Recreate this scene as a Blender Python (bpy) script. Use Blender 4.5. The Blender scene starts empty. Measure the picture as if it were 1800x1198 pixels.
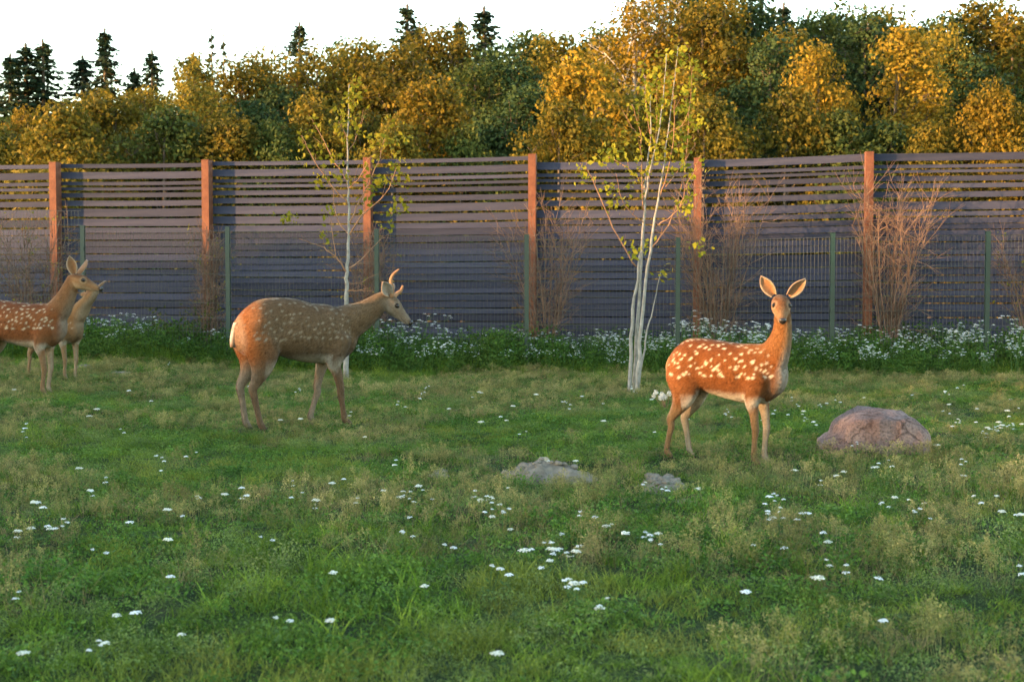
import bpy, math, random
import numpy as np
from mathutils import Vector, Matrix, Euler
from mathutils.bvhtree import BVHTree

# ------------------------------------------------------------------ camera, sky, sun, exposure
scene = bpy.context.scene
COL = scene.collection
R = math.radians
FPX, PXW, PXH, CAMH, HORIZ = 2500.0, 1800, 1198, 1.4, 480.0
PITCH = math.atan((PXH / 2 - HORIZ) / FPX)
cd = bpy.data.cameras.new('camera'); cam = bpy.data.objects.new('camera', cd); COL.objects.link(cam)
cd.sensor_width = 36.0; cd.lens = 36.0 * FPX / PXW
cd.clip_start = 0.1; cd.clip_end = 3000
cam.location = (0, 0, CAMH); cam.rotation_euler = (math.pi / 2 - PITCH, 0, 0)
cd.dof.use_dof = True; cd.dof.focus_distance = 12.0; cd.dof.aperture_fstop = 4.0
scene.camera = cam

SUN_AZ, SUN_EL = 66.0, 4.5          # degrees left of the axis behind the camera; elevation
SX, SY = math.sin(R(SUN_AZ)), math.cos(R(SUN_AZ))       # ground direction the light travels in
TANE = math.tan(R(SUN_EL))
w = bpy.data.worlds.new('World'); scene.world = w; w.use_nodes = True
nt = w.node_tree; nt.nodes.clear()
sky = nt.nodes.new('ShaderNodeTexSky'); sky.sky_type = 'NISHITA'; sky.sun_disc = False
sky.sun_elevation = R(SUN_EL); sky.sun_rotation = R(180 + SUN_AZ)
sky.air_density = 1.0; sky.dust_density = 0.5; sky.ozone_density = 1.15
bg = nt.nodes.new('ShaderNodeBackground'); bg.inputs['Strength'].default_value = 0.15
wo = nt.nodes.new('ShaderNodeOutputWorld')
nt.links.new(sky.outputs[0], bg.inputs[0]); nt.links.new(bg.outputs[0], wo.inputs[0])
sl = bpy.data.lights.new('sun', 'SUN'); sl.energy = 1.6; sl.angle = R(0.53); sl.color = (1.0, 0.56, 0.24)
so = bpy.data.objects.new('sun', sl); COL.objects.link(so)
sd = Vector((SX * math.cos(R(SUN_EL)), SY * math.cos(R(SUN_EL)), -math.sin(R(SUN_EL))))
so.rotation_euler = sd.to_track_quat('-Z', 'Y').to_euler(); so.location = (-30, -20, 20)
scene.view_settings.view_transform = 'Standard'; scene.view_settings.look = 'None'
scene.view_settings.gamma = 1.0; scene.view_settings.exposure = 3.6
scene.render.engine = 'CYCLES'
scene.cycles.max_bounces = 4; scene.cycles.diffuse_bounces = 2; scene.cycles.glossy_bounces = 2; scene.cycles.transmission_bounces = 3

# ------------------------------------------------------------------ helpers
rng = np.random.default_rng(7); random.seed(7)

def ray(px, py):
    u = (px - PXW / 2) / FPX; v = (PXH / 2 - py) / FPX
    ca, sa = math.cos(PITCH), math.sin(PITCH)
    return np.array([u, ca + v * sa, -sa + v * ca])
def at(px, py, Y):                          # the point seen at a pixel, at distance Y along the view
    d = ray(px, py); return np.array([0, 0, CAMH]) + d * (Y / d[1])
def sstep(a, b, x):
    t = np.clip((x - a) / (b - a), 0, 1); return t * t * (3 - 2 * t)
def _hash(ix, iy, s):
    n = np.sin(ix * 127.1 + iy * 311.7 + s * 74.7) * 43758.5453
    return n - np.floor(n)
def vnoise(x, y, s=0):
    x = np.asarray(x, float); y = np.asarray(y, float)
    ix, iy = np.floor(x), np.floor(y); fx, fy = x - ix, y - iy
    fx = fx * fx * (3 - 2 * fx); fy = fy * fy * (3 - 2 * fy)
    a = _hash(ix, iy, s); b = _hash(ix + 1, iy, s); c = _hash(ix, iy + 1, s); d = _hash(ix + 1, iy + 1, s)
    return (a * (1 - fx) + b * fx) * (1 - fy) + (c * (1 - fx) + d * fx) * fy
def gz(x, y):                               # the lie of the meadow: flat, a low swell on the left, small lumps
    x = np.asarray(x, float); y = np.asarray(y, float)
    near = sstep(45, 25, y) * sstep(1, 4, y)
    sw = 0.13 * sstep(2.0, 6.0, -x) * sstep(8, 14, y)
    lump = 0.05 * (vnoise(x * 0.9, y * 0.9, 3) - 0.5) + 0.035 * (vnoise(x * 2.3, y * 2.3, 5) - 0.5)
    return (sw + lump) * near
def ground(px, py):
    d = ray(px, py); z = 0.0
    for _ in range(12):
        t = (z - CAMH) / d[2]; p = np.array([0, 0, CAMH]) + d * t; z = float(gz(p[0], p[1]))
    return p

def tag(o, label=None, cat=None, group=None, kind=None):
    if label: o['label'] = label
    if cat: o['category'] = cat
    if group: o['group'] = group
    if kind: o['kind'] = kind
    return o
def empty(name, loc=(0, 0, 0), rz=0.0):
    o = bpy.data.objects.new(name, None); COL.objects.link(o); o.location = loc
    o.rotation_euler = (0, 0, rz); o.empty_display_size = 0.1; return o
def mesh(name, v, f, mats=(), smooth=False, midx=None):
    m = bpy.data.meshes.new(name)
    v = np.asarray(v, float).reshape(-1, 3)
    if isinstance(f, np.ndarray):
        k = f.shape[1]
        m.vertices.add(len(v)); m.vertices.foreach_set('co', v.ravel())
        m.loops.add(f.size); m.loops.foreach_set('vertex_index', f.ravel().astype(np.int32))
        m.polygons.add(len(f)); m.polygons.foreach_set('loop_start', np.arange(0, f.size, k, dtype=np.int32))
        m.update(calc_edges=True)
    else:
        m.from_pydata([tuple(p) for p in v], [], [tuple(q) for q in f]); m.update()
    for a in mats: m.materials.append(a)
    if midx is not None: m.polygons.foreach_set('material_index', np.asarray(midx, np.int32))
    if smooth: m.polygons.foreach_set('use_smooth', np.ones(len(m.polygons), bool))
    return m
def obj(name, me, parent=None):
    o = bpy.data.objects.new(name, me); COL.objects.link(o); o.parent = parent; return o
class MB:
    """collects shapes for one mesh"""
    def __init__(s): s.v = []; s.f = []; s.n = 0; s.mi = []
    def add(s, v, f, mi=0):
        v = [tuple(p) for p in v]
        s.v += v; s.f += [tuple(i + s.n for i in q) for q in f]; s.mi += [mi] * len(f); s.n += len(v)
    def box(s, c, d, rot=None, mi=0):
        c = np.array(c, float); h = np.array(d, float) / 2
        q = np.array([[a, b, e] for a in (-1, 1) for b in (-1, 1) for e in (-1, 1)], float) * h
        if rot is not None: q = q @ np.array(rot).T
        s.add(q + c, [(0, 1, 3, 2), (4, 6, 7, 5), (0, 4, 5, 1), (2, 3, 7, 6), (0, 2, 6, 4), (1, 5, 7, 3)], mi)
    def tube(s, pts, rad, n=5, mi=0, cap=True):
        pts = np.asarray(pts, float); rad = np.broadcast_to(np.asarray(rad, float), (len(pts),))
        T = np.gradient(pts, axis=0); T /= np.linalg.norm(T, axis=1)[:, None] + 1e-9
        ref = np.array([0.3, 0.9, 0.2]) if abs(T[0][1]) < 0.8 else np.array([1.0, 0, 0])
        v = []; f = []
        for i, p in enumerate(pts):
            a = np.cross(T[i], ref); a /= np.linalg.norm(a) + 1e-9; b = np.cross(T[i], a)
            for k in range(n):
                t = 2 * math.pi * k / n
                v.append(p + (a * math.cos(t) + b * math.sin(t)) * rad[i])
        for i in range(len(pts) - 1):
            for k in range(n):
                k2 = (k + 1) % n
                f.append((i * n + k, i * n + k2, (i + 1) * n + k2, (i + 1) * n + k))
        if cap:
            f.append(tuple(range(n))[::-1]); f.append(tuple(range((len(pts) - 1) * n, len(pts) * n)))
        s.add(v, f, mi)
    def me(s, name, mats, smooth=False):
        return mesh(name, s.v, s.f, mats, smooth, s.mi)

def material(name, rough=0.8, spec=0.2):
    m = bpy.data.materials.new(name); m.use_nodes = True
    n = m.node_tree; b = n.nodes['Principled BSDF']
    b.inputs['Roughness'].default_value = rough; b.inputs['Specular IOR Level'].default_value = spec
    return m, n, b
def noise_ramp(n, stops, scale, detail=6.0, coord='Object', rough=0.6, dist=0.0):
    tc = n.nodes.new('ShaderNodeTexCoord'); t = n.nodes.new('ShaderNodeTexNoise')
    t.inputs['Scale'].default_value = scale; t.inputs['Detail'].default_value = detail
    t.inputs['Roughness'].default_value = rough; t.inputs['Distortion'].default_value = dist
    if coord == 'World':
        g = n.nodes.new('ShaderNodeNewGeometry'); n.links.new(g.outputs['Position'], t.inputs['Vector'])
    else: n.links.new(tc.outputs[coord], t.inputs['Vector'])
    r = n.nodes.new('ShaderNodeValToRGB'); el = r.color_ramp.elements
    while len(el) < len(stops): el.new(0.5)
    for e, (p, c) in zip(el, stops): e.position = p; e.color = (*c, 1)
    n.links.new(t.outputs['Fac'], r.inputs['Fac']); return r, t
def mixc(n, a, b, fac, mode='MIX'):
    x = n.nodes.new('ShaderNodeMix'); x.data_type = 'RGBA'; x.blend_type = mode
    for k, s in ((0, fac), (6, a), (7, b)):
        if hasattr(s, 'is_linked') or hasattr(s, 'links'): n.links.new(s, x.inputs[k])
        elif k == 0: x.inputs[0].default_value = s
        else: x.inputs[k].default_value = (*s, 1)
    return x.outputs[2]
def bump(n, b, height, strength=0.3, dist=0.02):
    u = n.nodes.new('ShaderNodeBump'); u.inputs['Strength'].default_value = strength; u.inputs['Distance'].default_value = dist
    n.links.new(height, u.inputs['Height']); n.links.new(u.outputs['Normal'], b.inputs['Normal'])
def rnd_scale(n, colour, lo, hi):           # each object or instance a little lighter or darker
    oi = n.nodes.new('ShaderNodeObjectInfo'); mr = n.nodes.new('ShaderNodeMapRange')
    mr.inputs['To Min'].default_value = lo; mr.inputs['To Max'].default_value = hi
    n.links.new(oi.outputs['Random'], mr.inputs['Value'])
    c = n.nodes.new('ShaderNodeCombineXYZ')
    for i in range(3): n.links.new(mr.outputs[0], c.inputs[i])
    return mixc(n, colour, c.outputs[0], 1.0, 'MULTIPLY')
def plain(name, c, rough=0.8, spec=0.2, var=0.25, scale=8.0):
    m, n, b = material(name, rough, spec)
    r, t = noise_ramp(n, [(0.3, tuple(x * (1 - var) for x in c)), (0.7, tuple(x * (1 + var) for x in c))], scale)
    n.links.new(r.outputs[0], b.inputs['Base Color']); return m
def leaf_material(name, stops, scale, trans=0.35, lo=0.8, hi=1.2, coord='World', tint=1.25, rough=0.6, local=0.0):
    m, n, b = material(name, rough, 0.06)
    r, t = noise_ramp(n, stops, scale, 4.0, coord)
    c = rnd_scale(n, r.outputs[0], lo, hi)
    if local:                                   # each blade or leaf its own shade
        r2, t2 = noise_ramp(n, [(0.32, (0.45, 0.5, 0.45)), (0.5, (1, 1, 1)), (0.68, (1.75, 1.55, 1.5))], local, 2.0, 'Object')
        c = mixc(n, c, r2.outputs[0], 1.0, 'MULTIPLY')
    n.links.new(c, b.inputs['Base Color'])
    tr = n.nodes.new('ShaderNodeBsdfTranslucent'); mx = n.nodes.new('ShaderNodeMixShader')
    n.links.new(mixc(n, c, (tint, tint, tint * 0.8), 1.0, 'MULTIPLY'), tr.inputs['Color'])
    mx.inputs[0].default_value = trans
    out = n.nodes['Material Output']
    n.links.new(b.outputs[0], mx.inputs[1]); n.links.new(tr.outputs[0], mx.inputs[2]); n.links.new(mx.outputs[0], out.inputs[0])
    return m
# ------------------------------------------------------------------ the setting: meadow, added shade-casting ridge behind the camera
def meadow():
    xs = np.concatenate([[-900, -400, -150, -60, -30], np.arange(-16, 16.01, 0.16), [30, 60, 150, 400, 900]])
    ys = np.concatenate([[-900, -300, -100, -30, -8, 0], np.arange(2, 26.01, 0.16), [30, 36, 50, 90, 200, 500, 1500]])
    X, Y = np.meshgrid(xs, ys); Z = gz(X, Y)
    nx, ny = len(xs), len(ys)
    i = (np.arange(ny - 1)[:, None] * nx + np.arange(nx - 1)[None]).ravel()
    F = np.stack([i, i + 1, i + nx + 1, i + nx], 1)
    m, n, b = material('turf_soil', 0.95, 0.05)
    r, t = noise_ramp(n, [(0.3, (0.012, 0.020, 0.006)), (0.55, (0.022, 0.034, 0.010)), (0.75, (0.045, 0.042, 0.020))], 3.0, 9.0, 'World')
    n.links.new(r.outputs[0], b.inputs['Base Color']); bump(n, b, t.outputs['Fac'], 0.8, 0.03)
    tag(obj('meadow', mesh('meadow', np.stack([X, Y, Z], -1), F, [m], True)), kind='structure')
meadow()

def shade_ridge():
    """added unseen ridge, back left of the camera, its crest shaped to cast the shade"""
    D = 62.0
    # (x, y, height of the light/shade border there) read from the photograph
    feats = [(9, 2, .6), (4, 4, .4), (2.85, 10.9, 0.42), (1.7, 10.8, 0.40), (-1.0, 12.6, 0.85), (-2.4, 13.0, 0.70), (1.3, 16.3, 1.65), (6.0, 21.2, 1.95), (9.0, 21.0, 2.1), (8.0, 21.2, 2.05),
             (2.5, 21.6, 2.05), (0.0, 22.0, 2.1), (-2.4, 22.2, 2.05), (-4.0, 22.5, 1.95), (-5.2, 16.0, 1.25), (-6.0, 22.8, 1.75), (-8.0, 23.0, 1.7), (-12, 24, 1.6)]
    pq = sorted((x * SY - y * SX, z + (x * SX + y * SY + D) * TANE) for x, y, z in feats)
    ps = [a for a, _ in pq]; hs = [b for _, b in pq]
    P = np.linspace(-62, 60, 245); Q = np.array([-22, -14, -8, -4, -1.2, 0, 1.2, 4, 8, 14, 22], float)
    H = np.interp(P, ps, hs)
    H = np.where(P < ps[0], np.maximum(H - (ps[0] - P) * 0.09, 2.2), H)
    H = H + 0.16 * (vnoise(P * 1.1, P * 0, 11) - 0.5) + 0.10 * (vnoise(P * 3.1, P * 0, 12) - 0.5)
    prof = np.exp(-(Q / 10.0) ** 2) ; prof[0] = prof[-1] = -0.02
    end = sstep(-62, -54, P) * sstep(60, 52, P)
    V = []
    for q, k in zip(Q, prof):
        for p, h, e in zip(P, H, end):
            qq = q - D
            V.append((p * SY + qq * SX, -p * SX + qq * SY, h * k * e - 0.05 + (0.1 * (vnoise(p, q, 4) - 0.5) if abs(q) > 1 else 0)))
    n_ = len(P)
    i = (np.arange(len(Q) - 1)[:, None] * n_ + np.arange(n_ - 1)[None]).ravel()
    F = np.stack([i, i + 1, i + n_ + 1, i + n_], 1)
    m = plain('shade_ridge_turf', (0.05, 0.075, 0.025), 0.95, 0.05, 0.4, 0.5)
    tag(obj('shade_ridge', mesh('shade_ridge', V, F, [m], True)), kind='structure')
shade_ridge()

# ------------------------------------------------------------------ slatted fence with rusty posts
def slat_fence():
    root = empty('slatted_fence', (0, 22.2, 0))
    tag(root, 'tall slate grey horizontal slat fence with rusty steel posts behind the green mesh fence', 'fence')
    SL = -0.12                                       # the fence comes nearer to the right
    Yof = lambda px: 22.2 / (1 - SL * (px - 900) / FPX)      # Y = 22.2 + SL*X
    rot_z = math.atan(SL)
    m, n, b = material('slate_grey_board', 0.75, 0.12)
    r, t = noise_ramp(n, [(0.25, (0.018, 0.022, 0.039)), (0.5, (0.034, 0.036, 0.057)), (0.8, (0.056, 0.054, 0.076))], 1.6, 8.0, 'Object')
    mp = n.nodes.new('ShaderNodeMapping'); mp.inputs['Scale'].default_value = (0.6, 9, 9)
    tc = n.nodes.new('ShaderNodeTexCoord'); n.links.new(tc.outputs['Object'], mp.inputs['Vector']); n.links.new(mp.outputs[0], t.inputs['Vector'])
    n.links.new(rnd_scale(n, r.outputs[0], 0.7, 1.2), b.inputs['Base Color']); bump(n, b, t.outputs['Fac'], 0.25, 0.004)
    rust, n, b = material('rusty_steel', 0.75, 0.25)
    r, t = noise_ramp(n, [(0.25, (0.055, 0.020, 0.012)), (0.5, (0.125, 0.043, 0.021)), (0.75, (0.185, 0.074, 0.037))], 7.0, 10.0, 'Object', 0.7)
    n.links.new(r.outputs[0], b.inputs['Base Color']); bump(n, b, t.outputs['Fac'], 0.4, 0.003)
    posts = [-165, 100, 366, 648, 936, 1225, 1525, 1836, 2155]
    tops = [(291, 289), (288, 286), (284, 281), (280, 274), (285, 283), (281, 270), (270, 266), (268, 263)]
    A = [(0, 7), (14, 26), (31, 37), (41, 46), (51, 59), (64, 73.5), (78, 92), (96, 109)]
    B = [(0, 13), (20, 26), (29.5, 34.5), (39, 48), (53, 61), (67, 77), (84, 98), (101, 109)]
    pat = [A, A, A, A, B, B, B, B]
    Mrot = Matrix.Rotation(rot_z, 4, 'Z')
    inv = Matrix.Translation(-Vector(root.location))
    # a post: box section with small cap plate, proud of the boards on the near side
    def wide(px, y): return Vector(at(px, y, Yof(px)))
    for i, px in enumerate(posts):
        topy = min(tops[max(i - 1, 0)][1], tops[min(i, 7)][0]) - 1
        p = wide(px, topy); h = p.z + 0.3
        mb = MB(); mb.box((0, 0, h / 2 - 0.3), (0.115, 0.20, h)); mb.box((0, 0, h - 0.3 + 0.004), (0.121, 0.206, 0.008))
        o = obj('post', mb.me('post', [rust]), root); o.location = inv @ Vector((p.x, p.y - 0.10, 0)); o.rotation_euler = (0, 0, rot_z)
    for bay in range(8):
        a, c = posts[bay], posts[bay + 1]; ta, tc_ = tops[bay]
        slats = [(u, v, 0) for u, v in pat[bay]]
        y = 112.0
        while y < 335:
            hgt = 9.0 + 2.6 * random.random(); slats.append((y, y + hgt, 1)); y += hgt + 0.9 + 1.1 * random.random() ** 2
        for u, v, low in slats:
            # offsets are pixels below the bay's top edge, at the middle of the bay
            s = FPX / Yof((a + c) / 2)
            PL = wide(a, ta); PR = wide(c, tc_)
            k = u / 325.0
            zL = PL.z * (1 - k) + k * (PL.z + PR.z) / 2 - (u + v) / 2 / s; zR = PR.z * (1 - k) + k * (PL.z + PR.z) / 2 - (u + v) / 2 / s
            if low: zL += random.uniform(-.006, .006); zR += random.uniform(-.006, .006)
            Lp = Vector((PL.x, PL.y, zL)); Rp = Vector((PR.x, PR.y, zR)); d = Rp - Lp; L = d.length - 0.02
            hh = (v - u) / s; sag = random.uniform(0.0, 0.012)
            N = 7; V = []; th = 0.010 if low else 0.012
            for j in range(N):
                x = (j / (N - 1) - 0.5) * L; dz = -sag * (1 - (2 * j / (N - 1) - 1) ** 2)
                V += [(x, -th, dz - hh / 2), (x, th, dz - hh / 2), (x, th, dz + hh / 2), (x, -th, dz + hh / 2)]
            F = [(0, 1, 2, 3)[::-1], tuple(4 * (N - 1) + q for q in (0, 1, 2, 3))]
            for j in range(N - 1):
                for q in range(4):
                    q2 = (q + 1) % 4; F.append((4 * j + q, 4 * j + q2, 4 * j + 4 + q2, 4 * j + 4 + q))
            o = obj('slat', mesh('slat', V, F, [m]), root)
            mid = (Lp + Rp) / 2
            o.location = inv @ Vector((mid.x, mid.y + 0.03 + random.uniform(-.003, .003), mid.z))
            o.rotation_euler = Euler((R(random.uniform(-11, -2)) if low else R(random.uniform(-3, 3)), -math.atan2(d.z, math.hypot(d.x, d.y)), math.atan2(d.y, d.x)), 'XYZ')
slat_fence()

# ------------------------------------------------------------------ green welded mesh fence
MESHY = lambda px: 20.2 / (1 + 0.064 * (px - 900) / FPX)
def mesh_fence():
    root = empty('mesh_fence', (0, 20.2, 0))
    tag(root, 'dark green welded wire mesh fence on slim green posts along the meadow edge', 'fence')
    m, n, b = material('green_coated_steel', 0.4, 0.5)
    r, t = noise_ramp(n, [(0.3, (0.002, 0.016, 0.011)), (0.7, (0.004, 0.026, 0.018))], 5.0)
    n.links.new(r.outputs[0], b.inputs['Base Color'])
    wm = plain('green_coated_wire', (0.055, 0.06, 0.05), 0.6, 0.2, 0.15, 3.0)
    posts = [-112, 145, 400, 662, 926, 1192, 1464, 1737, 2014]
    tops = [398, 400, 402, 406, 416, 421, 413, 410, 408]
    base = Vector(root.location)
    pos = []
    for px, ty in zip(posts, tops):
        p = at(px, ty, MESHY(px)); g = float(gz(p[0], p[1])); pos.append((p, g))
        h = p[2] - g + 0.02
        mb = MB(); mb.box((0, 0, h / 2 - 0.25), (0.062, 0.05, h + 0.5)); mb.box((0, 0, h + 0.004), (0.068, 0.056, 0.012))
        for zz in (0.25, 0.9, 1.6): mb.box((0, -0.029, zz), (0.045, 0.012, 0.05))     # clamps
        o = obj('post', mb.me('post', [m]), root); o.location = Vector((p[0], p[1], g)) - base; o.rotation_euler = (0, 0, math.atan(-0.064))
    for i in range(len(posts) - 1):
        (a, ga), (c, gc) = pos[i], pos[i + 1]
        raise_ = 0.27 if i == 0 else 0.0
        top = np.array([a[2], c[2]]) - 0.03 + raise_; bot = np.array([ga, gc]) + 0.06 + raise_
        L = math.hypot(c[0] - a[0], c[1] - a[1]); nw = int(L / 0.05)
        mb = MB()
        def P(t, z): return np.array([a[0] + (c[0] - a[0]) * t, a[1] + (c[1] - a[1]) * t - 0.035, z]) - np.array(base)
        for k in range(1, nw):
            t = k / nw
            zb = bot[0] * (1 - t) + bot[1] * t; zt = top[0] * (1 - t) + top[1] * t
            mb.tube([P(t, zb), P(t, zt)], 0.0026, 3, cap=False)
        for k in range(10):
            s = k / 9
            z0 = bot[0] + (top[0] - bot[0]) * s; z1 = bot[1] + (top[1] - bot[1]) * s
            q0, q1 = P(0.005, z0), P(0.995, z1); q0[1] -= 0.006; q1[1] -= 0.006
            mb.tube([q0, q1], 0.0026, 3, cap=False)
        o = obj('wire_panel', mb.me('wire_panel', [wm]), root); tag(o, kind='stuff')
mesh_fence()
# ------------------------------------------------------------------ forest behind the fence
def quads(c, a, b):                          # leaf faces: centres and two half axes (n,3) -> verts, faces
    n = len(c)
    V = np.stack([c - a, c + b * 0.9, c + a, c - b * 0.9], 1).reshape(-1, 3)
    F = np.arange(4 * n).reshape(n, 4)
    return V, F
def unit(v): return v / (np.linalg.norm(v, axis=-1, keepdims=True) + 1e-9)
bark = plain('grey_brown_bark', (0.11, 0.085, 0.06), 0.9, 0.1, 0.4, 6.0)
birch_bark = plain('pale_birch_bark', (0.32, 0.29, 0.25), 0.8, 0.1, 0.4, 4.0)
LEAF = {
 'ochre': leaf_material('ochre_foliage', [(0.25, (0.0677, 0.0666, 0.0123)), (0.5, (0.1129, 0.0932, 0.0141)), (0.75, (0.1625, 0.1154, 0.0158))], 0.9, 0.35, 0.7, 1.2, local=30),
 'gold': leaf_material('golden_foliage', [(0.25, (0.1174, 0.0888, 0.0123)), (0.5, (0.1806, 0.1243, 0.0150)), (0.75, (0.2348, 0.1465, 0.0176))], 0.9, 0.35, 0.7, 1.2, local=30),
 'green': leaf_material('green_foliage', [(0.25, (0.0359, 0.0568, 0.0151)), (0.5, (0.0586, 0.0757, 0.0180)), (0.75, (0.0945, 0.0899, 0.0189))], 0.9, 0.3, 0.7, 1.2, local=30),
 'dark': leaf_material('dark_green_foliage', [(0.25, (0.0227, 0.0426, 0.0151)), (0.55, (0.0340, 0.0549, 0.0180)), (0.8, (0.0586, 0.0662, 0.0189))], 0.9, 0.25, 0.7, 1.2, local=30),
 'spruce': leaf_material('spruce_needles', [(0.25, (0.0113, 0.0246, 0.0132)), (0.55, (0.0208, 0.0341, 0.0151)), (0.8, (0.0473, 0.0426, 0.0170))], 1.2, 0.1, 0.8, 1.2)}

def broadleaf(seed, wide, nblob, nleaf, lsize, airy=0.0, droop=0.0, low=0.12):
    """unit-height tree: trunk + limbs mesh, leaf mesh"""
    g = np.random.default_rng(seed); mb = MB()
    bend = g.normal(0, 0.02, 2)
    tp = lambda t: np.array([bend[0] * math.sin(3 * t), bend[1] * math.sin(2.3 * t + 1), t])
    mb.tube([tp(t) for t in np.linspace(-0.02, 0.92, 9)], np.linspace(0.017, 0.003, 9), 6)
    C = []; Rr = []
    for k in range(nblob):
        h = low + (0.97 - low) * (k + g.random()) / nblob
        env = wide * (math.sin(math.pi * min(1, max(0.02, (h - low + 0.10) / (1.10 - low))) ** 0.85)) ** 0.8
        ang = g.random() * 6.283 * 3 + k * 2.4; rr = env * math.sqrt(0.15 + 0.85 * g.random()) * 0.8
        c = np.array([rr * math.cos(ang), rr * math.sin(ang), h]); rad = (0.070 + 0.080 * g.random()) * (1 - 0.45 * h) * (wide / 0.28) ** 0.5 * 1.15
        c[2] = min(c[2], 1.0 - rad * 0.6)
        C.append(c); Rr.append(rad)
        t0 = max(0.06, h - 0.12 - 0.35 * rr); a = tp(t0); m_ = (a + c) / 2 + np.array([0, 0, 0.02])
        mb.tube([a, m_, c], [0.007 * (1.1 - h), 0.0045 * (1.1 - h), 0.0015], 4)
        for _ in range(3):
            e = c + unit(g.normal(0, 1, 3)) * rad * 0.9; mb.tube([c * 0.7 + m_ * 0.3, e], [0.002, 0.0007], 3, cap=False)
    C = np.array(C); Rr = np.array(Rr)
    w_ = Rr ** 2; w_ /= w_.sum()
    bi = g.choice(nblob, nleaf, p=w_)
    d = unit(g.normal(0, 1, (nleaf, 3)) + np.array([0, 0, 0.25]))
    rad = Rr[bi] * (0.30 + 0.85 * g.random(nleaf) ** 0.7) * (1 + (.05 + airy) * g.normal(0, 0.6, nleaf))
    # lumps inside each blob: pull leaves to sub-clusters
    sub = unit(g.normal(0, 1, (nblob, 9, 3))); pick = sub[bi, g.integers(0, 9, nleaf)]
    d = unit(d * 0.8 + pick * 0.6)
    c = C[bi] + d * rad[:, None] * np.array([1.05, 1.05, 0.85])
    if droop: c[:, 2] -= droop * g.random(nleaf) ** 2
    nrm = unit(d * 0.9 + g.normal(0, 0.75, (nleaf, 3)) + np.array([0, 0, 0.3]))
    a = unit(np.cross(nrm, g.normal(0, 1, (nleaf, 3)))); b = np.cross(nrm, a)
    s = (lsize * (0.6 + 0.8 * g.random(nleaf)))[:, None]
    V, F = quads(c, a * s, b * s * 0.7)
    return mb, V, F
def conifer(seed, wide, nbr, sparse=0.0, bare_top=0.0, low=.08):
    """unit-height spruce: branches leave the trunk at uneven heights, droop and lift at the tips"""
    g = np.random.default_rng(seed); mb = MB()
    mb.tube([(0, 0, t) for t in np.linspace(-0.02, 1.0, 6)], np.linspace(0.016, 0.0030, 6), 6)
    cc = []; aa = []; bb = []
    for L in range(nbr):
        h = low + (0.985 - low) * (1 - (1 - (L + g.random()) / nbr) ** 1.12)
        if g.random() < sparse * (0.4 + h): continue
        lump = 0.6 + 0.75 * float(vnoise(h * 14, seed + .5, 5))
        r_ = (wide * (1.0 - h) ** 1.15 * lump * (0.45 + 0.75 * g.random()) + 0.005) * (0.5 if h > 1 - bare_top else 1)
        ang = g.random() * 6.283
        dr = np.array([math.cos(ang), math.sin(ang), 0]); sg = np.array([-dr[1], dr[0], 0])
        drop = (0.50 - 0.25 * h ** 3) * r_
        Pt = lambda s: np.array([0, 0, h]) + dr * r_ * s + np.array([0, 0, -drop * s + 0.45 * abs(drop) * s ** 3])
        mb.tube([Pt(s) for s in (0, .4, .75, 1)], [0.0028 * (1.2 - h), 0.002 * (1.2 - h), 0.0012, 0.0005], 3, cap=False)
        for s in np.linspace(0.10, 1, max(4, int(95 * r_))):
            for side in (-1, 1, 0):
                ln = (0.26 * r_ * (1.05 - s) ** .8 + 0.012) * (0.6 + 0.7 * g.random())
                a = unit(sg * side * 0.85 + dr * 0.6 + np.array([0, 0, -0.55 + g.normal(0, 0.3)])) * ln / 2
                cc.append(Pt(s) + a + g.normal(0, .003, 3)); aa.append(a); bb.append(unit(np.cross(a, g.normal(0, 1, 3))) * 0.0058)
    for z_ in np.linspace(.93, 1.0, 26):                # the leader
        a = unit(np.array([g.normal(0, .6), g.normal(0, .6), 1.0])) * .008; cc.append(np.array([0, 0, z_])); aa.append(a); bb.append(unit(np.cross(a, g.normal(0, 1, 3))) * .003)
    V, F = quads(np.array(cc), np.array(aa), np.array(bb))
    return mb, V, F

SP = {}
for k, a in {'round': (1, .34, 50, 20000, .0084), 'oval': (2, .26, 46, 18000, .0080), 'tall': (3, .20, 46, 15000, .0078), 'bush': (4, .44, 44, 18000, .0115),
             'bushy': (5, .38, 48, 19000, .0105), 'loose': (6, .30, 36, 11000, .0085, .5), 'birch': (7, .21, 60, 11000, .0070, .6, .10, .25)}.items():
    SP[k] = broadleaf(*a)
for k, a in {'spruce': (11, .52, 260), 'slim': (12, .40, 230), 'ragged': (13, .36, 140, .45), 'pine': (14, .55, 150, .15, 0, .45)}.items():
    SP[k] = conifer(*a)
MESH = {}
KIND = {'ochre': 'ochre leafed tree', 'gold': 'golden leafed tree', 'green': 'mid green leafed tree', 'dark': 'dark green leafed tree', 'spruce': 'dark pointed spruce'}
SHAPE = {'round': 'round topped', 'oval': 'oval crowned', 'tall': 'tall narrow', 'bush': 'low bushy', 'bushy': 'broad bushy', 'loose': 'loosely leafed', 'birch': '', 'spruce': 'broad', 'slim': 'slim', 'ragged': 'thin ragged', 'pine': 'open branched'}
BAYS = [(100, 'behind the pair of does'), (366, 'just past the pair of does'), (648, 'behind the antlered deer'), (936, 'between the two young trees'), (1225, 'behind the multi-stemmed birch'), (1525, 'behind the orange doe'), (1e9, 'behind the boulder')]
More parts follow.
